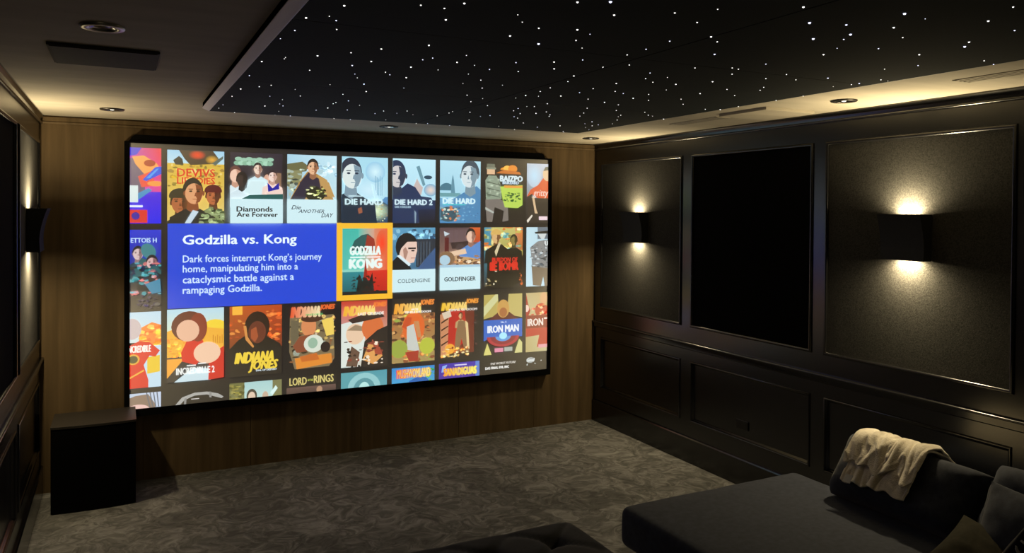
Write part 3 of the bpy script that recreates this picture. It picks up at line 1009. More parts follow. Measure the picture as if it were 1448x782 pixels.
fin(a, 'poster', 'poster of a man in a tan coat over white title band')

a = art(0, 4)
a.rect(0, 0, 1, .62, 'a8dcee', 'b4e4f4')
a.rect(0, .6, 1, 1, '5a94c8', '1c3a5a')
a.glow(.6, .5, .4, .2, 'd0f0fc', 'b0e0f2')
a.glow(.72, .22, .22, .16, 'd8f8ff', '98cce8')
for q in range(5):
    a.rect(.72 + .035 * q, .28 + .02 * (q % 3), .735 + .035 * q, .58, '7aa8c0')
a.poly([(.64, .40), (.70, .44), (.80, .66), (.72, .66)], 'c8f0ff')
a.glow(.76, .82, .30, .16, 'e8ffd0', '2a4460')
a.specks(.52, .7, 1, .98, ['e8f0b0', '98b8a0', 'c89848', 'd8f0e0'], 60, .025, 5)
a.poly([(0, .58), (.16, .50), (.34, .55), (.52, .66), (.60, 1), (0, 1)], '14283c')
a.bust(.19, .47, .44, 'dce8e6', '2a3448', '14283c', '7e98a8', turn=1)
a.poly([(.34, .78), (.42, .76), (.44, .84), (.36, .86)], '9a5a40')
a.rect(.14, .585, .44, .60, 'c8e8f0')
a.text('DIE HARD', .07, .635, .88, .72, 'd4f4fa', bold=.04)
fin(a, 'poster', 'pale blue poster of a stern man, first of three alike')

a = art(0, 5)
a.rect(0, 0, 1, .64, 'c0ecfa', 'b4e0f2')
a.rect(0, .64, 1, 1, '1c2848', '15203c')
a.rect(.0, .64, 1, 1, '1b2a50', '0f1424')
a.poly([(.54, .12), (.62, .10), (.76, .40), (.70, .42)], '6a98a8')
a.ell(.82, .28, .10, .03, '2c4a60')
a.glow(.88, .48, .16, .10, 'f0d8c8', '7ab0d0')
a.poly([(.46, .46), (.56, .30), (.64, .40), (.70, .44), (.66, .56), (.52, .52)], 'c8b8b4')
a.poly([(0, .64), (.10, .52), (.34, .38), (.52, .44), (.66, .58), (.9, .60), (1, .78), (0, .80)], '1c3058')
a.bust(.08, .44, .40, 'd0cccc', '1e3054', '1c3058', '2c3850', turn=1)
a.text('DIE HARD 2', .05, .635, .92, .715, 'd4f0fa', bold=.04)
a.text('DIE HARDER', .05, .735, .42, .765, 'a8c8d8', bold=.02)
a.poly([(.50, .80), (.54, .84), (.53, 1), (.51, 1)], '8aa0b0')
fin(a, 'poster', 'pale blue poster of a stern man, second of three alike')

a = art(0, 6)
a.rect(0, 0, 1, .60, 'b4e2f2', 'a4d6ea')
a.rect(0, .60, 1, 1, '6aa8cc', '4a88b8')
a.ell(.16, .48, .18, .12, '48788c', a0=180, a1=360)
a.poly([(.26, .54), (.28, .32), (.31, .22), (.34, .32), (.37, .54)], '5f90a4')
a.rect(0, .52, .5, .58, '6aa0a8')
a.poly([(.44, 1), (.50, .66), (.66, .48), (.9, .40), (1, .46), (1, 1)], '4a86b4')
a.bust(.74, .42, .42, 'd4e2e6', '3a4c5c', '4a86b4', '7a94a2', turn=-1)
a.text('DIE HARD', .07, .605, .86, .69, 'd8f6fa', bold=.04)
a.rect(.07, .70, .62, .712, '3cc8c8')
a.ell(.2, .86, .26, .12, '3a5a68')
a.specks(.02, .74, .5, .96, ['d88050', '88a8a8', 'c8d8c8', '2a4858'], 40, .05, 6)
a.specks(.55, .74, .95, .98, ['2c5a90', '7ab0d8'], 20, .03, 61)
fin(a, 'poster', 'pale blue poster of a stern man, third of three alike')

a = art(0, 7, base=1)
a.poly([(.02, .30), (.10, .22), (.30, .22), (.40, .34), (.44, .60), (.04, .62)], '8a9a86')
a.rect(.06, .06, .26, .20, 'e0b890')
a.rect(.06, .03, .26, .09, '6a7060')
a.rect(.04, .09, .29, .12, '8a907c')
a.poly([(.02, .62), (.40, .60), (.60, .70), (.62, .96), (.46, .98), (.50, .80), (.26, .74), (.20, .98), (.06, .98)], '77706a')
a.specks(.03, .24, .42, .62, ['6a7a68', '9aaa94', 'a8b4a0'], 24, .05, 7)
for q in (.32, .42, .52):
    a.poly([(.06, q), (.40, q + .05), (.40, q + .06), (.06, q + .012)], '38443a')
a.ell(.60, .12, .20, .05, 'f09a30', a0=180, a1=360)
a.ell(.58, .10, .10, .05, 'f8c050')
a.ell(.72, .10, .12, .06, 'e88a28')
a.poly([(.28, .18), (.50, .12), (.90, .15), (.94, .19)], 'c87028')
a.text('BAIZPO', .40, .22, .98, .31, 'd8eef4', bold=.05)
a.text('BRIKEARD', .46, .31, .88, .355, 'c8e0f0', bold=.04)
a.poly([(.40, .40), (.98, .37), (.98, .70), (.86, .75), (.52, .74), (.46, .6)], 'b8d858')
a.rect(.50, .38, .98, .42, 'e8a040')
a.specks(.5, .5, .94, .64, ['2a4a20', '486a30', '305028'], 34, .04, 8)
a.poly([(.02, .74), (.24, .82), (.22, .84), (.02, .78)], 'b0b8b0')
fin(a, 'poster', 'dark poster of a seated grey soldier beside an orange cloud')

a = art(0, 8)
a.quad4(['b8c8d8', 'c8d0e0', '38302c', '302a28'])
a.glow(.2, .2, .2, .2, 'b8e0f8', 'b8c8d8')
a.poly([(.0, .56), (.10, .44), (.30, .36), (.44, .24), (.60, .30), (.60, .62), (.4, .62), (.14, .52)], 'd85a30')
a.ell(.55, .17, .12, .12, 'e0c098')
a.poly([(.44, .12), (.5, .05), (.6, .04), (.6, .10)], '586058')
a.rect(.0, .58, 1, 1, '2c2624')
a.poly([(.0, .56), (.16, .50), (.1, .64), (0, .8)], '2c2624')
a.poly([(.14, .56), (.20, .56), (.26, .78), (.30, .84), (.22, .84)], 'd8b890')
a.poly([(0, .96), (.14, .86), (.16, .88), (.03, 1)], 'e8e0d0')
a.text('gritty', .17, .44, .58, .58, 'f0dcd0', shear=.2)
a.rect(.33, .89, .56, .95, 'f0d8e0')
fin(a, 'poster', 'orange-jacketed figure poster cut by the right frame')

# --- second row
a = Art(CX[0], 1.745, CW[0], 0.565)
a.rect(0, 0, 1, .45, '1c30d0', '1a2a8a')
a.rect(0, .42, 1, 1, '16162a', '4a4238')
a.text('ETTOIS H', .48, .10, .92, .155, 'c8e8ff', bold=.02)
a.bust(.60, .36, .16, 'd8c0c0', '1a1a20', '1c3a48', '8a6a70')
a.poly([(.48, .52), (.66, .34), (.84, .38), (1, .5), (1, .66), (.6, .62)], '1f5a60')
a.ell(.78, .26, .12, .10, '3a8088', rot=-30)
a.bust(.84, .48, .17, 'd8b0b0', '201c24', '18181f', '8a6068')
a.specks(.48, .40, 1, .78, ['1f5a60', '101018', '4a98a0', 'c87070', '202848', '58a0b0'], 60, .07, 9)
a.poly([(.72, .66), (.98, .60), (1, .76), (.84, .78)], '3f88a8')
a.specks(.6, .8, .9, .95, ['3a3050', '5a5060', '403848'], 20, .04, 10)
a.ell(.93, .91, .05, .02, '68625c')
fin(a, 'poster', 'dark blue crowd poster at the left end of the second row')

a = Art(0.766, 1.787, 1.180, 0.594, base=3)
a.rect(0, 0, 1, 1, '1b45d6')
a.text('Godzilla vs. Kong', .083, .135, .745, .282, 'eafaff', bold=.030)
tw = lambda s, y, x1: a.text(s, .083, y, x1, y + .128, 'd6efff', bold=.004)
a.text('Dark forces interrupt Kong\u2019s journey', .083, .375, .905, .487, 'd6efff', bold=.006)
a.text('home, manipulating him into a', .083, .495, .755, .605, 'd6efff', bold=.006)
a.text('cataclysmic battle against a', .083, .620, .730, .735, 'd6efff', bold=.006)
a.text('rampaging Godzilla.', .083, .745, .535, .858, 'd6efff', bold=.006)
fin(a, 'info_panel', 'bright blue description panel with white writing')

a = Art(1.947, 1.792, 0.444, 0.598, base=8)
a.rect(0, 0, 1, 1, 'f8be30')
fin(a, 'highlight_border', 'yellow border around the chosen poster')
a = Art(1.991, 1.748, 0.357, 0.512, base=12)
a.rect(0, 0, .5, .65, '40b8a8', '58c0b0')
a.rect(.5, 0, 1, .65, 'c8a080', 'e86038', True)
a.rect(.35, 0, .7, .5, '58c0b0', 'd8a088', True)
a.rect(0, .64, .5, 1, '2a8890', '1c5a60')
a.rect(.5, .64, 1, 1, 'd83020', 'b81c14')
a.glow(.88, .22, .14, .2, 'ff4020', 'e06840')
a.rect(0, .62, .5, .655, '8ad0c0')
a.poly([(.16, .34), (.26, .18), (.42, .10), (.56, .08), (.70, .16), (.74, .34)], '2a5a58')
a.poly([(.48, .34), (.54, .09), (.70, .16), (.74, .34)], '9a3426')
a.text('GODZILLA', .17, .27, .84, .40, 'e8f8f4', bold=.05)
a.rect(.17, .425, .50, .445, 'e8f8f4')
a.rect(.53, .425, .84, .445, 'f8e8e4')
a.text('KONG', .16, .465, .86, .60, 'e8f8f4', bold=.07)
a.poly([(.30, .99), (.36, .68), (.44, .80), (.50, .70), (.58, .82), (.66, .66), (.70, .99)], '141c1c')
a.poly([(.46, .76), (.50, .46), (.56, .74)], 'a02418')
a.rect(0, .95, 1, 1, '181c1c')
a.specks(.2, .72, .8, .98, ['101414', '202c2c', '3a1a16'], 40, .05, 11)
fin(a, 'poster', 'teal and red poster inside the yellow border')

a = art(1, 5)
a.rect(0, 0, 1, .66, '5a9cc0', '3a6888')
a.specks(0, .04, 1, .2, ['3a6a8a', '88c0d8', '2a4a68'], 30, .1, 12)
a.rect(.55, .18, 1, .62, '28303c')
for q in range(5):
    a.rect(.58 + .07 * q, .22, .60 + .07 * q, .60, '485868')
a.poly([(.56, .66), (.84, .44), (1, .32), (1, .66)], '3a5a88')
a.ell(.33, .30, .26, .22, '14161c')
a.poly([(.16, .40), (.20, .32), (.34, .22), (.56, .22), (.57, .36), (.50, .54), (.38, .56), (.18, .46)], 'e8c8b8')
a.poly([(.30, .50), (.36, .38), (.30, .30), (.24, .34), (.26, .46)], 'b08878')
a.rect(.36, .31, .54, .335, '241c20')
a.ell(.47, .36, .04, .012, '241c20')
a.rect(.42, .47, .53, .48, '9a6058')
a.poly([(.0, .66), (0, .52), (.12, .44), (.40, .60), (.44, .66)], '10141a')
a.poly([(.10, .44), (.16, .42), (.42, .57), (.38, .60)], 'd8eef4')
a.rect(0, .655, 1, 1, ICE)
a.text('COLDENGINE', .12, .80, .88, .86, '202a34', bold=.0)
fin(a, 'poster', 'poster of a dark-haired man in a dinner suit')

a = art(1, 6)
a.rect(0, 0, 1, .64, '5a4448', '8a6a58')
a.rect(.74, 0, 1, .24, 'd8602c', 'b84820')
for q in range(4):
    a.rect(.22 + .13 * q, .04, .33 + .13 * q, .24, '6a5458')
a.poly([(.10, .06), (.24, .10), (.12, .14)], 'c8d8e0')
a.rect(.12, .16, .22, .4, '5a1c20')
a.poly([(.26, .24), (.7, .22), (.7, .34), (.3, .34)], '38282a')
a.ell(.5, .32, .10, .06, '4a3a3c')
a.bust(.76, .24, .22, 'e8c4ac', '201818', '5a88c8', '9a7060', look=False)
a.poly([(.58, .40), (1, .22), (1, .50), (.74, .52)], '5a8ccc')
a.poly([(.16, .40), (.34, .38), (.62, .34), (.66, .42), (.3, .46)], 'e8c8a8')
a.ell(.16, .50, .20, .12, '8a6a4c')
a.ell(.12, .52, .13, .08, 'b0d0e0')
a.poly([(.36, .46), (.7, .48), (1, .52), (1, .62), (.4, .60)], 'c8a070')
a.specks(.35, .46, 1, .62, ['e8dcc0', '6a4a38', 'a87850'], 24, .08, 13)
a.rect(0, .60, 1, .66, 'a8cce0')
a.rect(0, .64, 1, 1, ICE)
a.text('GOLDFINGER', .11, .795, .88, .86, '202830', bold=.03)
fin(a, 'poster', 'poster of a man in a blue shirt leaning over')

a = art(1, 7)
a.quad4(['4a98b0', 'e8883a', '2a2218', '30281c'])
a.rect(.18, 0, .8, .4, 'c8c070', 'a8a458')
a.specks(0, 0, 1, .5, ['e8d890', '8a8848', 'd87830', '60a0a0', 'c8b858'], 50, .1, 14)
a.bust(.30, .26, .22, 'd8b078', 'b08a48', '1c1c18', '7a5230', look=False, cap='d8b060')
a.bust(.76, .30, .18, '8a7a40', '2a2818', '1f221c', '4a4224', look=False)
a.poly([(.06, 1), (.08, .42), (.28, .28), (.44, .28), (.60, .36), (.82, .34), (.98, .46), (1, .9), (.7, 1)], '17150f')
a.poly([(.26, .40), (.36, .26), (.42, .26), (.30, .48)], 'd8c8a0')
a.text('BURDON OF', .20, .50, .86, .57, 'e02c1c', bold=.04)
a.text('IIE IIOMR', .15, .575, .88, .71, 'e02c1c', bold=.05)
a.specks(.05, .72, .3, .98, ['d8d0b0', '1c1810', '8a7a50'], 16, .04, 15)
a.specks(.9, .75, 1, .95, ['d86a30', 'a04820'], 8, .05, 16)
fin(a, 'poster', 'yellow-green war poster with red title letters')

a = art(1, 8)
a.quad4(['c4e4f0', 'a8c8d8', 'b8d8e8', 'c4e4f0'])
a.rect(.3, 0, 1, .20, '687480')
a.poly([(.22, .08), (.58, .06), (.58, .11), (.24, .11)], '15181c')
a.poly([(.30, .11), (.54, .11), (.48, .20), (.40, .20)], 'd0d8d8')
a.poly([(.1, .34), (.30, .24), (.46, .22), (.6, .22), (.6, .8), (.3, .74), (.16, .66)], '8a8c8c')
a.specks(.14, .28, .58, .7, ['4a5054', 'c8d4d8', '70787c', '303438'], 50, .05, 17)
a.poly([(.14, .66), (.6, .70), (.6, 1), (.50, 1), (.46, .84), (.40, 1), (.18, .98)], '7a6c5a')
a.text('U', .50, .24, .58, .31, 'f0f8f8', bold=.05)
fin(a, 'poster', 'grey figure in a wide hat, cut by the right frame')

# --- third row
a = Art(CX[0], 1.18, CW[0], 0.522)
a.rect(0, 0, 1, .4, 'c0dcec', 'd0e0e0')
a.poly([(.62, .22), (.84, .14), (1, .18), (1, .56), (.62, .5)], 'f0883a')
a.specks(.66, .2, 1, .5, ['f8b040', 'e8702c', 'f8c860'], 30, .08, 18)
a.rect(.4, .45, 1, 1, 'c0dcec')
a.poly([(.76, .60), (.98, .58), (.98, .80), (.76, .82)], 'e8c430')
a.ell(.50, .22, .16, .14, 'c8b8b8')
a.poly([(.4, .46), (.62, .38), (.80, .40), (.98, .52), (.90, .60), (.80, .58), (.70, .70), (.78, .90), (.78, 1), (.4, 1)],
       'd8281e')
a.text('NCREDIBLE', .44, .44, .82, .53, 'f4f0e8', bold=.03)
a.ell(.52, .62, .11, .07, 'e0a838')
a.ell(.52, .62, .08, .05, '4a4a28')
a.poly([(.44, .86), (.70, .76), (.71, .78), (.44, .88)], 'e8b040')
fin(a, 'poster', 'red and yellow poster at the left end of the third row')

a = art(2, 1)
a.rect(0, 0, 1, .4, 'b8dcec', 'd8e4c0')
a.ell(.84, .38, .30, .22, 'f4d43a')
a.poly([(0, .3), (.3, .22), (1, .3), (1, .62), (0, .66)], 'f0b038')
a.specks(0, .4, .3, .66, ['f09038', 'e8a030', 'f8c850'], 24, .07, 19)
for q in range(5):
    a.rect(.80 + .04 * q, .38 + .02 * (q % 2), .815 + .04 * q, .5, 'c08020')
a.rect(0, .66, 1, .68, '4a4040')
a.poly([(0, .68), (.4, .68), (0, .94)], 'f4a83a')
a.poly([(0, .94), (.30, .68), (.42, .70), (.14, 1), (0, 1)], '35302e')
a.poly([(.12, 1), (.45, .82), (.72, .84), (.76, 1)], 'c8e0e8')
a.poly([(.24, .60), (.34, .44), (.62, .44), (.70, .62), (.5, .78), (.26, .72)], 'd8301f')
a.ell(.38, .24, .31, .21, '6a3424')
a.ell(.54, .26, .16, .20, '8a3824')
a.ell(.36, .30, .20, .15, 'e8b898')
a.poly([(.74, .66), (1, .54), (1, .98), (.72, 1)], 'd0281c')
a.ell(.70, .62, .24, .15, 'f0c8a8')
a.rect(.34, .775, .5, .79, 'f0f4f0')
a.rect(.54, .755, .68, .77, 'f0f4f0')
a.text('INCREDIBLLE 2', .16, .81, .83, .90, 'f4f8f4', bold=.02)
fin(a, 'poster', 'yellow city poster with brown, peach and red shapes')

a = art(2, 2)
a.quad4(['c05a20', 'b8461c', '2a1c14', '2a1c14'])
a.rect(.05, .0, .24, .12, 'f8b840')
a.specks(.7, .05, 1, .5, ['d86028', 'a83c18', 'e8803a'], 30, .07, 20)
a.specks(0, .2, .3, .46, ['e89040', 'b85020'], 12, .07, 21)
a.poly([(.0, .60), (.16, .48), (.34, .40), (.70, .44), (.96, .56), (1, .62), (1, 1), (0, 1)], '1c1712')
a.ell(.52, .30, .24, .22, '2a1810')
a.ell(.52, .38, .17, .16, '6a3220')
a.poly([(.40, .34), (.50, .30), (.54, .44), (.48, .52), (.40, .46)], 'a8522c')
a.poly([(.26, .28), (.31, .28), (.34, .44), (.46, .58), (.44, .60), (.30, .48)], 'd89048')
a.rect(0, .60, 1, 1, '201b18')
a.text('INDIANA', .10, .66, .83, .81, 'f0d040', shear=.3, bold=.05)
a.text('JONES', .36, .79, .92, .95, 'f0d040', shear=.3, bold=.05)
a.text('DIAL OF DESTINY', .50, .915, .90, .94, 'd8e8f0', bold=.03)
fin(a, 'poster', 'orange and black poster with slanted yellow title')

for c, key in ((3, 'a'), (4, 'b'), (5, 'c'), (6, 'd')):
    a = art(2, c)
    if key == 'a':
        a.poly([(.06, .2), (.95, .18), (.97, .84), (.86, .95), (.16, .96), (.05, .7)], '7a6a4c')
        a.specks(.06, .2, .95, .86, ['3a3020', 'c8a860', '8a5a34', '584838', '98a090', '2a2018', 'e0c070'], 110, .07, 22)
        a.rect(.08, .24, .24, .60, '6a6048')
        a.poly([(.70, .26), (.94, .22), (.96, .48), (.8, .5)], 'f0d060')
        a.ell(.44, .34, .15, .15, 'd88a58')
        a.ell(.5, .23, .22, .05, '4a2a1c')
        a.poly([(.12, .62), (.26, .48), (.5, .46), (.62, .56), (.5, .70), (.2, .72)], '8a4a30')
        a.ell(.54, .60, .20, .13, 'd8e0d0')
        a.ell(.52, .59, .10, .08, '98b8a0')
        a.ell(.78, .66, .10, .08, '241a1a')
        a.poly([(.16, .80), (.9, .76), (.92, .90), (.2, .96)], 'e08a30')
        a.poly([(.26, .78), (.60, .74), (.66, .84), (.3, .86)], 'c86a28')
        a.text('INDIANA', .08, .05, .66, .20, 'e8582c', shear=.3, bold=.05, c2='f0e0b0')
        a.text('JONES', .66, .03, .97, .12, 'e8682c', shear=.3, bold=.05)
        a.text('KINGDOM OF', .38, .155, .72, .18, '58b868', bold=.05)
        lab = 'collage poster with a pale oval in the centre'
    elif key == 'b':
        a.quad4(['c83a28', 'b8402c', 'e0c8b0', 'c8dcd8'])
        a.poly([(0, .34), (.5, .26), (.52, .9), (0, 1)], 'dce4dc')
        a.ell(.30, .50, .20, .16, 'e8c8a8')
        a.poly([(.12, .44), (.3, .36), (.5, .40), (.46, .46)], '9a8468')
        a.ell(.68, .42, .24, .20, 'd8703c')
        a.poly([(.14, .28), (.4, .22), (.86, .18), (.94, .26), (.6, .30), (.24, .34)], '3a2a24')
        a.poly([(.42, 1), (.50, .62), (.78, .46), (1, .40), (1, 1)], '28221f')
        a.poly([(.10, .98), (.22, .68), (.40, .78), (.34, 1)], '6a5040')
        a.poly([(.46, .9), (.6, .64), (.74, .7), (.9, .86), (.7, .98)], 'e0a058')
        a.poly([(.66, .60), (.78, .62), (.9, .84), (.74, .84)], 'a84a34')
        a.specks(.1, .6, .9, 1, ['f0e0c8', '3a2a22', '8a4030', '201a18'], 40, .06, 23)
        a.text('INDIANA', .05, .08, .72, .22, 'f0b030', shear=.3, bold=.05, c2='f8e080')
        a.text('JONES', .68, .03, .98, .12, 'f08030', shear=.3, bold=.05)
        a.text('LAST CRUSADE', .36, .18, .92, .22, 'f4ece0', bold=.05)
        lab = 'red and white poster of two men\u2019s heads'
    elif key == 'c':
        a.rect(0, 0, 1, .28, '2a2420')
        a.rect(0, .24, 1, 1, 'a86a3a', 'a89058')
        a.specks(0, .26, 1, 1, ['c87038', '8a5030', 'd8a868', '5a3a28', '98a848', 'b8884c'], 110, .08, 24)
        a.ell(.5, .45, .26, .24, 'e0682c')
        a.poly([(.22, .44), (.34, .28), (.46, .3), (.38, .5)], 'c85028')
        a.poly([(.34, .44), (.5, .40), (.64, .84), (.34, .80)], 'c8ccc4')
        a.poly([(.5, .36), (.62, .36), (.68, .62), (.6, .62)], 'c88a58')
        a.ell(.16, .78, .20, .14, '9aa844')
        a.ell(.82, .76, .18, .13, 'b8c040')
        a.poly([(.3, .84), (.62, .82), (.6, .98), (.4, .99)], 'a83828')
        a.text('INDIANA', .05, .08, .66, .23, 'f0a030', shear=.3, bold=.05, c2='f8e080')
        a.text('JONES', .64, .03, .98, .13, 'f08a38', shear=.3, bold=.05)
        a.text('AND THE', .44, .16, .60, .185, 'f0e8e0', bold=.04)
        a.text('TEMPLE OF DOOM', .28, .20, .90, .23, 'f0e8e0', bold=.05)
        lab = 'brown and green adventure poster in the third row'
    else:
        a.rect(.04, .24, .86, .92, '6a2418')
        a.poly([(.24, .24), (.62, .22), (.70, .70), (.40, .86), (.20, .78)], 'b8201a')
        a.poly([(.02, .28), (.24, .26), (.2, .92), (.04, .98)], 'c88860')
        a.poly([(.06, .26), (.26, .22), (.30, .32), (.12, .36)], 'd8c8b0')
        for q in range(4):
            a.poly([(.05, .40 + .12 * q), (.22, .34 + .12 * q), (.22, .36 + .12 * q), (.05, .43 + .12 * q)], '3a1c14')
        a.bust(.52, .36, .10, 'd8a878', '4a2a1c', 'b89868', '8a5838', look=False)
        a.poly([(.40, .60), (.46, .40), (.62, .40), (.66, .60), (.74, .92), (.64, .92), (.54, .68), (.48, .90), (.36, .9)],
               '8a6a48')
        a.poly([(.64, .40), (.70, .44), (.74, .86), (.68, .84)], 'e0c890')
        a.ell(.26, .84, .12, .08, 'f0a838')
        a.specks(.06, .82, .7, .97, ['f0c060', 'c86a28', '8a3a1c', 'e8d8a0'], 40, .05, 25)
        a.specks(.78, .3, .92, .8, ['4a3a38', '5a3028'], 10, .04, 26)
        a.text('INDIANA', .05, .10, .66, .22, 'f0c030', shear=.3, bold=.05, c2='f8d880')
        a.text('JONES', .64, .05, .96, .14, 'f09a38', shear=.3, bold=.05)
        a.text('TEMPLE OF DOOM', .22, .20, .92, .235, 'e8e0d8', bold=.03)
        lab = 'dark poster with a standing figure on a red panel'
    fin(a, 'poster', lab)

a = art(2, 7)
a.poly([(0, 0), (.36, 0), (.40, .34), (0, .40)], 'b8a85a')
a.poly([(.64, 0), (1, 0), (1, .40), (.60, .34)], 'c0b068')
a.poly([(0, .2), (.3, 0), (.36, 0), (.36, .1), (.0, .36)], 'cfcf98')
a.poly([(.12, .42), (.36, .30), (.66, .30), (.9, .42)], '5a1c1c')
a.ell(.50, .24, .16, .15, 'c89a50')
a.ell(.50, .30, .10, .08, 'a86838')
a.rect(0, .42, 1, .72, '2060c0')
a.poly([(0, .70), (.1, .68), (.08, .74), (0, .76)], '2060c0')
a.ell(.50, .70, .42, .17, 'b02a38', a0=0, a1=180)
a.ell(.50, .70, .33, .13, '8a2030', a0=0, a1=180)
a.ell(.50, .70, .20, .08, '5a98d8', a0=0, a1=180)
a.ell(.50, .69, .10, .055, 'a8e8ff')
a.text('No. 2', .44, .45, .58, .475, 'f0f8ff', bold=.02)
a.text('IRON MAN', .10, .515, .90, .63, 'f4f8f8', bold=.03)
a.poly([(.0, .99), (.09, .80), (.20, .99)], 'd8d078')
a.poly([(.80, .99), (.92, .76), (1, .82), (1, .99)], 'd0cc88')
a.rect(.28, .89, .50, .955, 'e08ca8')
a.rect(.53, .885, .74, .95, 'a8b0a8')
fin(a, 'poster', 'gold poster with a blue title banner')

a = art(2, 8)
a.quad4(['c0b080', 'b89858', 'c8c8a0', 'b8a870'])
a.poly([(0, .0), (.06, .2), (.12, .3), (.06, .4), (0, .42)], 'a82820')
a.ell(.42, .30, .18, .12, 'b84028')
a.ell(.48, .10, .10, .1, 'd8a878')
a.ell(.02, .26, .06, .06, 'f0d0c0')
a.specks(.12, .2, .58, .4, ['c84028', 'd8b070', '8a2018', 'e8c8a0'], 24, .06, 27)
a.rect(0, .38, 1, .60, '8a2a20')
a.text('IRON', .05, .44, .46, .56, 'f0e4d8', bold=.03)
a.rect(.49, .43, .575, .455, 'f0e4d8')
a.poly([(0, .60), (.58, .60), (.58, .92), (.3, .92), (.36, .72), (0, .74)], 'b83428')
a.rect(.34, .88, .58, .94, 'e0a0a8')
fin(a, 'poster', 'red banner poster cut by the right frame')

# --- bottom row, only its top edge shows
a = Art(CX[0], 0.621, CW[0], RH)
a.quad4(['b8c8d8', 'c0d0e8', 'b8c8d8', 'c0d0e8'])
a.poly([(.44, .06), (.56, .03), (.78, .02), (.90, .16), (.9, .3), (.44, .3)], '8a7464')
a.ell(.6, .22, .2, .07, 'e8c0b8')
for q in range(4):
    a.poly([(.74 + .06 * q, .0), (.76 + .06 * q, 0), (.82 + .05 * q, .2), (.80 + .05 * q, .2)], '5a6470')
fin(a, 'poster', 'pale poster at the left end of the bottom row')
a = Art(CX[1], 0.637, CW[1], RH)
a.poly([(.14, .24), (.26, .14), (.48, .09), (.7, .09), (.9, .13), (1, .18), (.96, .20), (.7, .13), (.48, .13), (.3, .18),
        (.2, .26)], 'a8a8a4')
a.poly([(.30, .16), (.34, .15), (.33, .24), (.29, .26)], '8a8a88')
a.poly([(.74, .09), (.78, .10), (.78, .18), (.74, .17)], '8a8a88')
a.rect(.42, .17, .56, .18, 'd8d4d0')
fin(a, 'poster', 'dim poster with a pale curved bar in the bottom row')
a = Art(CX[2], 0.632, CW[2], RH)
a.quad4(['6a6a38', '7a7a50', '8a8a58', '98a080'])
a.rect(.28, 0, .82, .3, 'a8d0d0', 'c0e0d8')
a.ell(.42, .20, .10, .10, '4a4438')
a.ell(.42, .22, .07, .08, 'e0c8b0')
a.ell(.68, .22, .06, .07, 'c8b098')
a.poly([(.78, .18), (.88, .08), (.92, .12), (.82, .22)], 'd8f4f0')
a.specks(0, 0, .28, .25, ['8a8040', '5a5828', '989050'], 20, .07, 28)
fin(a, 'poster', 'olive and pale green poster in the bottom row')
a = Art(CX[3], 0.637, CW[3], RH)
a.rect(0, 0, 1, .16, '24201e')
a.rect(0, .15, 1, .3, '6a5048', '38302c')
a.text('LORD', .06, .01, .40, .12, 'd8c878', bold=.02)
a.text('OF THE', .42, .045, .53, .075, 'b8c050', bold=.02)
a.text('RINGS', .55, .0, .95, .11, 'd8c878', bold=.02)
a.ell(.66, .21, .06, .05, 'b89070')
fin(a, 'poster', 'dark poster with gold title letters in the bottom row')
a = Art(CX[4], 0.636, CW[4], RH)
a.quad4(['58a0a8', '4a98a8', '88c8c8', '58a0a8'])
a.ell(.5, .26, .36, .24, '90c8cc')
a.ell(.5, .28, .24, .18, '5a98a0')
a.ell(.5, .30, .13, .14, 'b8e8e4')
for q in range(6):
    a.ell(.5, .26, .40 + .04 * q, .26 + .03 * q, '3f8890', n=24, a0=200 + 10 * q, a1=216 + 10 * q)
fin(a, 'poster', 'misty teal poster in the bottom row')
a = Art(CX[5], 0.638, CW[5], RH)
a.rect(0, 0, 1, .3, '2c88d0', '48a8d8')
a.poly([(.4, .22), (.6, .16), (.8, .18), (.95, .3), (.4, .3)], '1c60b0')
a.specks(.8, .05, 1, .25, ['2a8a48', '58a858'], 12, .05, 29)
a.text('MUSHWOMLAND', .12, .03, .90, .17, 'e83828', bold=.07, c2='f0c030')
a.text('MUSHWOMLAND', .13, .035, .89, .165, 'f8c840', bold=.0, c2='f8f0a0')
fin(a, 'poster', 'sky blue cartoon poster with rainbow title letters')
a = Art(CX[6], 0.640, CW[6], RH)
a.rect(0, 0, 1, .3, '3c28a8', '4a2a98')
a.rect(.9, 0, 1, .3, '5880d0')
a.poly([(.08, .04), (.2, .02), (.16, .08), (.24, .12), (.06, .14)], '8ab0f0')
a.rect(.38, .03, .68, .05, 'd8d0f0')
a.text('SANADIGUAS', .12, .08, .92, .20, 'e88a28', bold=.08, c2='f0e040')
a.text('SANADIGUAS', .13, .085, .91, .195, 'f8c030', bold=.0, c2='f8f890')
fin(a, 'poster', 'purple cartoon poster with golden title letters')
a = Art(CX[7], 0.637, CW[7], RH)
a.rect(0, 0, 1, .3, '100f15')
a.text('THE WORST FUTURE', .18, .05, .84, .085, 'd8d4cc', shear=.3, bold=.03)
a.text('DAS FINAL EVIL INC', .05, .115, .66, .155, 'f0f0ec', bold=.05)
fin(a, 'poster', 'dark poster with two lines of small white writing')
a = Art(CX[8], 0.637, CW[8], RH)
a.rect(0, 0, 1, .3, '100f15')
a.ell(.13, .06, .12, .05, '9aa0a0', n=9)
a.text('Good', .04, .03, .24, .085, 'e8f0f0', shear=.3, bold=.03)
a.poly([(.02, .14), (.06, .11), (.05, .15)], 'd0d8d8')
a.poly([(.24, .11), (.28, .13), (.24, .13)], 'd0d8d8')
a.ell(.42, .08, .015, .008, 'e0e0e0')
fin(a, 'poster', 'dark poster with small white script in the corner')


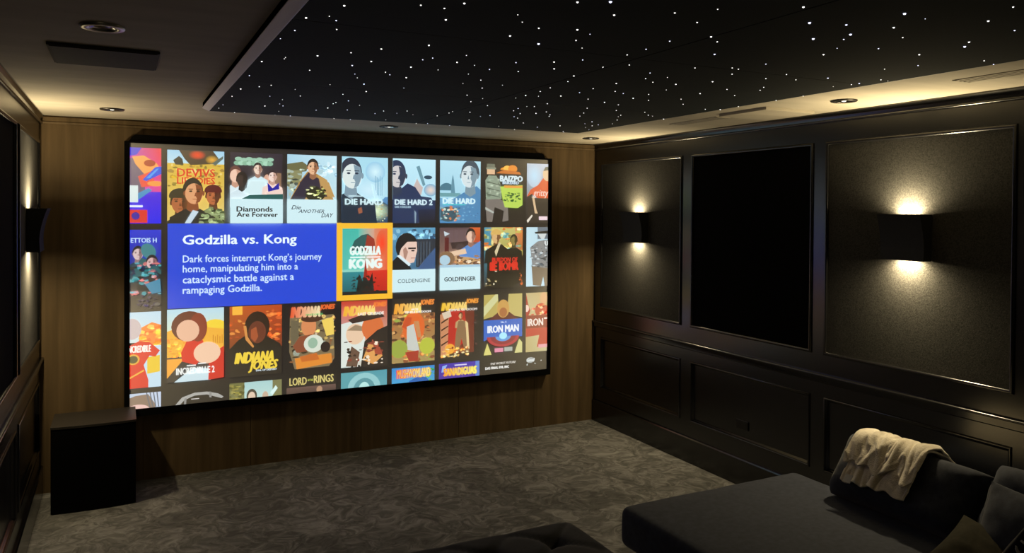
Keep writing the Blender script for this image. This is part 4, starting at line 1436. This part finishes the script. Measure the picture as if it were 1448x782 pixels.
# ------------------------------------------------------------------ subwoofer
t = thing('subwoofer', 'big black box subwoofer with bowed front on the carpet beside the left wall', 'speaker', (0.327, -0.245, 0))
bm = bmesh.new()
box(bm, -0.236, 0.236, -0.175, 0.160, 0.012, 0.526, 0.004)
obj('cabinet', bm, M_sub, t)
bm = bmesh.new()
pts = [(-0.238, 0.163), (-0.238, -0.200)]
for i in range(13):
    q = i / 12
    pts.append((-0.238 + 0.476 * q, -0.200 - 0.016 * math.sin(math.pi * q) ** 0.8))
pts += [(0.238, 0.163)]
prism(bm, pts, lambda p, q: (p[0], p[1], q), 0.526, 0.540)
obj('top_board', bm, M_subtop, t)
bm = bmesh.new()
pts = [(-0.236, -0.176)]
for i in range(13):
    q = i / 12
    pts.append((-0.236 + 0.472 * q, -0.198 - 0.016 * math.sin(math.pi * q) ** 0.8))
pts += [(0.236, -0.176)]
prism(bm, pts, lambda p, q: (p[0], p[1], q), 0.006, 0.524)
obj('front_grille', bm, M_grille, t)
for px, py in ((-0.2, -0.15), (0.2, -0.15), (-0.2, 0.13), (0.2, 0.13)):
    bm = bmesh.new()
    lathe(bm, [(0, 0), (0.02, 0), (0.022, 0.012), (0, 0.012)], 16)
    obj('foot', bm, M_matblack, t, loc=(px, py, 0))

# ------------------------------------------------------------------ wall outlet
t = thing('wall_outlet', 'small black double socket low on the right wall panel', 'outlet', (W + 0.016, -1.880, 0.418))
bm = bmesh.new()
box(bm, -0.008, 0, -0.057, 0.057, -0.030, 0.030, 0.002)
obj('face_plate', bm, M_outlet, t)
for q in (-0.027, 0.027):
    bm = bmesh.new()
    box(bm, -0.0086, -0.0075, q - 0.017, q + 0.017, -0.019, 0.019, 0.0006)
    obj('socket', bm, M_outlet, t)


# ------------------------------------------------------------------ soft furniture
def soft_box(bm, x0, x1, y0, y1, z0, z1, rad=0.05, n=(14, 18, 5), crown=0.0, amp=0.0, seed=0, freq=5.0):
    """rounded upholstery block: subdivided cube pushed onto a rounded box, with crowned top and gentle creases"""
    c = Vector(((x0 + x1) / 2, (y0 + y1) / 2, (z0 + z1) / 2))
    hx, hy, hz = (x1 - x0) / 2, (y1 - y0) / 2, (z1 - z0) / 2
    nx, ny, nz = n

    def coords(k, h):
        # denser towards the edges
        o = [-1, -1 + 0.25 * rad / h, -1 + 0.6 * rad / h, -1 + rad / h]
        inner = [(-1 + rad / h) + (2 - 2 * rad / h) * i / k for i in range(1, k)]
        return [v * h for v in o + inner + [-v for v in o[::-1]]]

    ax, ay, az = coords(nx, hx), coords(ny, hy), coords(nz, hz)
    cache = {}

    def V(i, j, k):
        key = (i, j, k)
        if key in cache:
            return cache[key]
        p = Vector((ax[i], ay[j], az[k]))
        q = Vector((max(-hx + rad, min(hx - rad, p.x)), max(-hy + rad, min(hy - rad, p.y)), max(-hz + rad, min(hz - rad, p.z))))
        d = p - q
        if d.length > 1e-9:
            p = q + d.normalized() * rad
        nrm = (d.normalized() if d.length > 1e-9 else Vector((0, 0, 0)))
        if crown and p.z > 0:
            p.z += crown * (1 - (p.x / hx) ** 2) * (1 - (p.y / hy) ** 2)
        if amp:
            s = noise.noise(Vector((p.x * freq + seed * 7.1, p.y * freq * .7, p.z * freq))) \
                + .5 * noise.noise(Vector((p.x * freq * 2.3 + seed, p.y * freq * 2.1, p.z * freq * 2)))
            p += nrm * amp * s
        v = bm.verts.new(p + c)
        cache[key] = v
        return v

    NX, NY, NZ = len(ax), len(ay), len(az)
    for i in range(NX - 1):
        for j in range(NY - 1):
            for k in (0, NZ - 1):
                bm.faces.new((V(i, j, k), V(i + 1, j, k), V(i + 1, j + 1, k), V(i, j + 1, k)))
    for i in range(NX - 1):
        for k in range(NZ - 1):
            for j in (0, NY - 1):
                bm.faces.new((V(i, j, k), V(i + 1, j, k), V(i + 1, j, k + 1), V(i, j, k + 1)))
    for j in range(NY - 1):
        for k in range(NZ - 1):
            for i in (0, NX - 1):
                bm.faces.new((V(i, j, k), V(i, j + 1, k), V(i, j + 1, k + 1), V(i, j, k + 1)))


def pillow_half(u, v, T, pw, ex):
    return T / 2 * max(0.0, (1 - abs(u) ** pw) * (1 - abs(v) ** pw)) ** ex


def pillow(bm, w, h, T, pw=4.0, ex=0.5, pull=0.05, n=26, amp=0.006, seed=0, freq=6.0):
    """stuffed cushion standing in the local xz plane, thickness along y"""
    us = [math.sin(math.pi / 2 * (-1 + 2 * i / n)) for i in range(n + 1)]
    tops = {}
    for sgn in (-1, 1):
        for i, u in enumerate(us):
            for j, v in enumerate(us):
                edge = i in (0, n) or j in (0, n)
                if edge and sgn == 1:
                    tops[(1, i, j)] = tops[(-1, i, j)]
                    continue
                x = w / 2 * u * (1 - pull * (1 - v * v))
                z = h / 2 * v * (1 - pull * (1 - u * u))
                y = sgn * pillow_half(u, v, T, pw, ex)
                if not edge:
                    q = noise.noise(Vector((u * freq * w + seed * 3.7, v * freq * h, sgn + seed)))
                    q += .6 * noise.noise(Vector((u * freq * 2.4 * w + seed, v * freq * 2.0 * h, sgn * 2)))
                    y += sgn * amp * q
                tops[(sgn, i, j)] = bm.verts.new((x, y, z))
    for sgn in (-1, 1):
        for i in range(n):
            for j in range(n):
                bm.faces.new([tops[(sgn, a, b_)] for a, b_ in ((i, j), (i + 1, j), (i + 1, j + 1), (i, j + 1))])


# sofa with chaise, along the right wall
t = thing('chaise_sofa', 'wide charcoal velvet chaise sofa along the right wall', 'sofa', (3.4, -3.8, 0))
TI = Matrix.Translation(t.location).inverted()


def sofa_part(name, bm, m, smooth=True):
    o = obj(name, bm, m, t, smooth)
    o.matrix_parent_inverse = TI
    return o


bm = bmesh.new()
soft_box(bm, 2.668, 3.86, -4.85, -2.79, 0.245, 0.447, rad=0.045, crown=0.012, amp=0.004, seed=2)
sofa_part('seat_cushion', bm, M_sofa)
bm = bmesh.new()
box(bm, 2.735, 4.20, -4.85, -2.86, 0.03, 0.255, 0.012, 3)
sofa_part('base', bm, M_sofa, False)
bm = bmesh.new()
soft_box(bm, 3.98, 4.20, -4.85, -3.20, 0.25, 0.62, rad=0.05, amp=0.003, seed=4)
sofa_part('back_frame', bm, M_sofa)
for x, y in ((2.82, -2.95), (4.1, -2.95), (2.82, -4.75), (4.1, -4.75)):
    bm = bmesh.new()
    lathe(bm, [(0, 0), (0.022, 0), (0.026, 0.035), (0, 0.035)], 16, (x, y, 0))
    sofa_part('foot', bm, M_matblack)


def place(o, loc, ry=0.0, rz=0.0, rx=0.0):
    """cushions: local x = width, y = thickness, z = height. First lean, then turn"""
    o.matrix_world = Matrix.Translation(loc) @ Matrix.Rotation(rz, 4, 'Z') @ Matrix.Rotation(rx, 4, 'X') @ Matrix.Rotation(ry, 4, 'Y')
    return o


# back cushions stand on the seat and lean on the back frame (width along the wall)
CW1, CH1, CT1 = 0.72, 0.33, 0.26
LEAN = R(-34)
bm = bmesh.new()
pillow(bm, CW1, CH1, CT1, pw=6, ex=0.42, pull=0.02, amp=0.008, seed=1, n=30)
c1 = tag(obj('back_cushion', bm, M_sofa, None, True), 'big charcoal back cushion under the cream throw', 'cushion', 'sofa back cushions')
place(c1, (3.81, -3.525, 0.598), rz=R(90), rx=LEAN * -1)
bm = bmesh.new()
pillow(bm, 0.72, 0.39, 0.26, pw=6, ex=0.42, pull=0.02, amp=0.010, seed=8, n=30)
c2 = tag(obj('back_cushion', bm, M_sofa, None, True), 'big charcoal back cushion behind the dark square pillow', 'cushion', 'sofa back cushions')
place(c2, (3.83, -4.255, 0.622), rz=R(90), rx=LEAN * -1)

# throw draped over the first cushion
bm = bmesh.new()
n_s, n_w = 110, 72
U0, U1 = -0.62, 0.62


def cross(u, off):
    """outline of the cushion section at u, from low on the back, over the top, down the front; local (y, z)"""
    pts = []
    for i in range(61):
        v = -0.1 + 1.1 * i / 60
        pts.append((pillow_half(u, v, CT1, 6, .42), v * CH1 / 2))
    for i in range(1, 61):
        v = 1.0 - 2.0 * i / 60
        pts.append((-pillow_half(u, v, CT1, 6, .42), v * CH1 / 2))
    out = []
    for i, p in enumerate(pts):
        a, b_ = pts[max(0, i - 2)], pts[min(len(pts) - 1, i + 2)]
        dx, dz = b_[0] - a[0], b_[1] - a[1]
        L = math.hypot(dx, dz) or 1
        out.append((-(p[0] + dz / L * off), p[1] - dx / L * off))
    return out


def along(poly, s):
    acc = 0
    for p, q in zip(poly, poly[1:]):
        d = math.hypot(q[0] - p[0], q[1] - p[1])
        if acc + d >= s:
            f = (s - acc) / d
            return p[0] + (q[0] - p[0]) * f, p[1] + (q[1] - p[1]) * f
        acc += d
    return poly[-1]


def drape(off, s0, s1, wob, seed, ua, ub):
    P = []
    base = [(k_ / 30, cross(max(-.93, min(.93, k_ / 30)), 0.004)) for k_ in range(-32, 33)]
    for j in range(n_w + 1):
        q = j / n_w
        row = []
        for i in range(n_s + 1):
            f = i / n_s
            u = ua + (ub - ua) * q
            # folds gather a little towards the front hem
            u += 0.03 * math.sin(f * 5 + seed) * (1 - 2 * q) + 0.02 * noise.noise(Vector((f * 3, seed, q * 2)))
            fold = noise.noise(Vector((q * 6.0 + seed * 2.3 + 0.8 * f, f * 2.2, seed)))
            fold += 0.55 * noise.noise(Vector((q * 13.0 + seed + 1.5 * f, f * 3.5, seed + 4)))
            ridge = (1 - abs(noise.noise(Vector((q * 4.2 - 1.2 * f + seed, f * 1.7 + seed, 2.0))) * 2)) ** 2
            crease = (1 - min(1, abs(noise.noise(Vector((q * 9 + 3.5 * f + seed, f * 5 - 2 * q, 7.0)))) * 3)) ** 2
            s = s0 + (s1 + wob * noise.noise(Vector((q * 5, seed, 0))) - s0) * f
            o_ = off + 0.006 + (0.017 * fold + 0.018 * ridge + 0.008 * crease) * (1 - 0.30 * f)
            poly = base[min(range(len(base)), key=lambda k_: abs(base[k_][0] - u))][1]
            y, z = along(poly, s)
            ya, za = along(poly, max(0.0, s - 0.035))
            yb, zb = along(poly, s + 0.035)
            L = math.hypot(yb - ya, zb - za) or 1
            o_ = max(0.005, o_)
            row.append((u * CW1 / 2, y - (zb - za) / L * o_, z + (yb - ya) / L * o_))
        P.append(row)
    return P


for args in ((0.010, 0.06, 0.560, 0.07, 1.0, -0.36, 0.68), (0.000, 0.08, 0.645, 0.03, 3.0, -0.34, 0.66)):
    grid_mesh(bm, drape(*args))
thr = obj('throw_blanket', bm, M_throw, None, True)
tag(thr, 'cream fleece throw draped over the sofa back cushion', 'blanket')
thr.matrix_world = c1.matrix_world.copy()
md = thr.modifiers.new('thick', 'SOLIDIFY')
md.thickness = 0.010
md.offset = 1
md = thr.modifiers.new('soft', 'SUBSURF')
md.levels = md.render_levels = 1
bm = bmesh.new()
box(bm, -0.020, 0.020, -0.001, 0.001, -0.042, 0.0)
o = obj('care_label', bm, M_tagwhite, thr)
o['label'] = 'small white fabric label'
o.location = (0.185, 0.155, -0.075)

# throw pillows in front of the back cushions
bm = bmesh.new()
pillow(bm, 0.46, 0.36, 0.14, pw=2.6, ex=0.6, pull=0.06, amp=0.006, seed=5)
o = tag(obj('throw_pillow', bm, M_sofa, None, True), 'dark grey square pillow leaning at the right edge of the view', 'pillow', 'loose pillows')
place(o, (3.67, -4.17, 0.60), rz=R(84), rx=R(24))
bm = bmesh.new()
pillow(bm, 0.33, 0.33, 0.12, pw=2.6, ex=0.6, pull=0.06, amp=0.006, seed=6)
o = tag(obj('throw_pillow', bm, M_olive, None, True), 'dark olive pillow lying in front of the grey square pillow', 'pillow', 'loose pillows')
ux, uz = Vector((-.947, -.146, -.285)).normalized(), Vector((.234, -.923, -.305)).normalized()
uy = uz.cross(ux).normalized()
oc = Vector((3.678, -3.893, 0.605)) + 0.155 * (ux + uz)
o.matrix_world = Matrix(((ux.x, uy.x, uz.x, oc.x), (ux.y, uy.y, uz.y, oc.y), (ux.z, uy.z, uz.z, oc.z), (0, 0, 0, 1)))
t = thing('throw_pillow', 'dark pillow with ivory curved embroidery in the bottom right corner', 'pillow', (0, 0, 0), 'loose pillows')
t.matrix_world = Matrix(((0.9175, 0.3976, 0.0, 3.4835), (-0.3408, 0.7865, -0.515, -4.3512), (-0.2048, 0.4726, 0.857, 0.6400),
                         (0, 0, 0, 1)))
bm = bmesh.new()
pillow(bm, 0.40, 0.36, 0.12, pw=2.6, ex=0.6, pull=0.0, amp=0.003, seed=9)
obj('pillow_body', bm, M_navy, t, True)


def stitch(pts, rad):
    bm = bmesh.new()
    rings = []
    for i, (x, z) in enumerate(pts):
        a_, b_ = pts[max(0, i - 1)], pts[min(len(pts) - 1, i + 1)]
        dx, dz = b_[0] - a_[0], b_[1] - a_[1]
        L = math.hypot(dx, dz)
        nx, nz = -dz / L, dx / L
        y = -pillow_half(x / 0.2, z / 0.18, 0.12, 2.6, .6) - 0.001
        rr = rad * (0.6 if i in (0, len(pts) - 1) else 1)
        rings.append([(x + nx * rr * math.cos(q), y + 0.6 * rr * math.sin(q), z + nz * rr * math.cos(q))
                      for q in [2 * math.pi * k / 8 for k in range(8)]])
    V = grid_mesh(bm, rings, close_v=True)
    bm.faces.new(V[0])
    bm.faces.new(V[-1][::-1])
    obj('embroidery', bm, M_ivory, t, True)


for k in range(3):
    dz = -0.105 * k
    stitch([(-.195, .118 + dz), (-.187, .119 + dz), (-.180, .123 + dz)], .0055)
    stitch([(-.195, .084 + dz), (-.188, .083 + dz), (-.183, .085 + dz)], .006)
    stitch([(-.196, .055 + dz), (-.192, .046 + dz), (-.186, .039 + dz), (-.178, .038 + dz), (-.171, .044 + dz),
            (-.168, .056 + dz), (-.164, .072 + dz), (-.158, .084 + dz)], .0055)

# tufted ottoman in the foreground
t = thing('tufted_ottoman', 'dark navy tufted ottoman in front of the sofa, at the bottom edge', 'ottoman', (1.862, -3.335, 0))
bm = bmesh.new()
n = 72
hx, hy = 0.50, 0.50
TUFT = []
for i in range(-3, 4):
    for j in range(-3, 4):
        if (i + j) % 2 == 0:
            TUFT.append((i * 0.155, j * 0.155))


def otto_z(x, y):
    z = 0.455
    ex_, ey_ = (hx - abs(x)), (hy - abs(y))
    for e_ in (ex_, ey_):
        if e_ < 0.045:
            z -= 0.045 - math.sqrt(max(0, 0.045 ** 2 - (0.045 - e_) ** 2))
    # diagonal creases between the buttons, and the buttons' dimples
    a = abs(((x + y) / 0.31 + 0.5) % 1 - 0.5)
    b_ = abs(((x - y) / 0.31 + 0.5) % 1 - 0.5)
    fade = min(1.0, max(0.0, (min(ex_, ey_) - 0.01) / 0.16))
    z -= fade * (0.016 * math.exp(-(a / 0.07) ** 2) + 0.016 * math.exp(-(b_ / 0.07) ** 2))
    for tx, ty in TUFT:
        d2 = (x - tx) ** 2 + (y - ty) ** 2
        if d2 < 0.03:
            z -= fade * 0.030 * math.exp(-d2 / 0.0022)
    return z


xs = [-hx + 2 * hx * (0.5 - 0.5 * math.cos(math.pi * i / n)) for i in range(n + 1)]
V = grid_mesh(bm, [[(x, y, otto_z(x, y)) for y in xs] for x in xs])
rim = [V[i][0] for i in range(n + 1)] + [V[n][j] for j in range(1, n + 1)] + [V[i][n] for i in range(n - 1, -1, -1)] \
    + [V[0][j] for j in range(n - 1, 0, -1)]
low = [bm.verts.new((v.co.x, v.co.y, 0.30)) for v in rim]
for i in range(len(rim)):
    j = (i + 1) % len(rim)
    bm.faces.new((rim[i], rim[j], low[j], low[i]))
bm.faces.new(low)
obj('tufted_top', bm, M_navy, t, True)
for tx, ty in TUFT:
    if abs(tx) < hx - 0.1 and abs(ty) < hy - 0.1:
        bm = bmesh.new()
        lathe(bm, [(0.013, -0.003), (0.011, 0.004), (0.006, 0.007), (0, 0.008)], 12)
        obj('button', bm, M_navy, t, True, loc=(tx, ty, otto_z(tx, ty) + 0.001))
bm = bmesh.new()
box(bm, -hx + 0.01, hx - 0.01, -hy + 0.01, hy - 0.01, 0.06, 0.305, 0.01)
obj('base', bm, M_navy, t)
for px, py in ((-.44, -.44), (.44, -.44), (-.44, .44), (.44, .44)):
    bm = bmesh.new()
    lathe(bm, [(0, 0), (0.018, 0), (0.026, 0.065), (0, 0.065)], 16, (px, py, 0))
    obj('leg', bm, M_matblack, t, True)
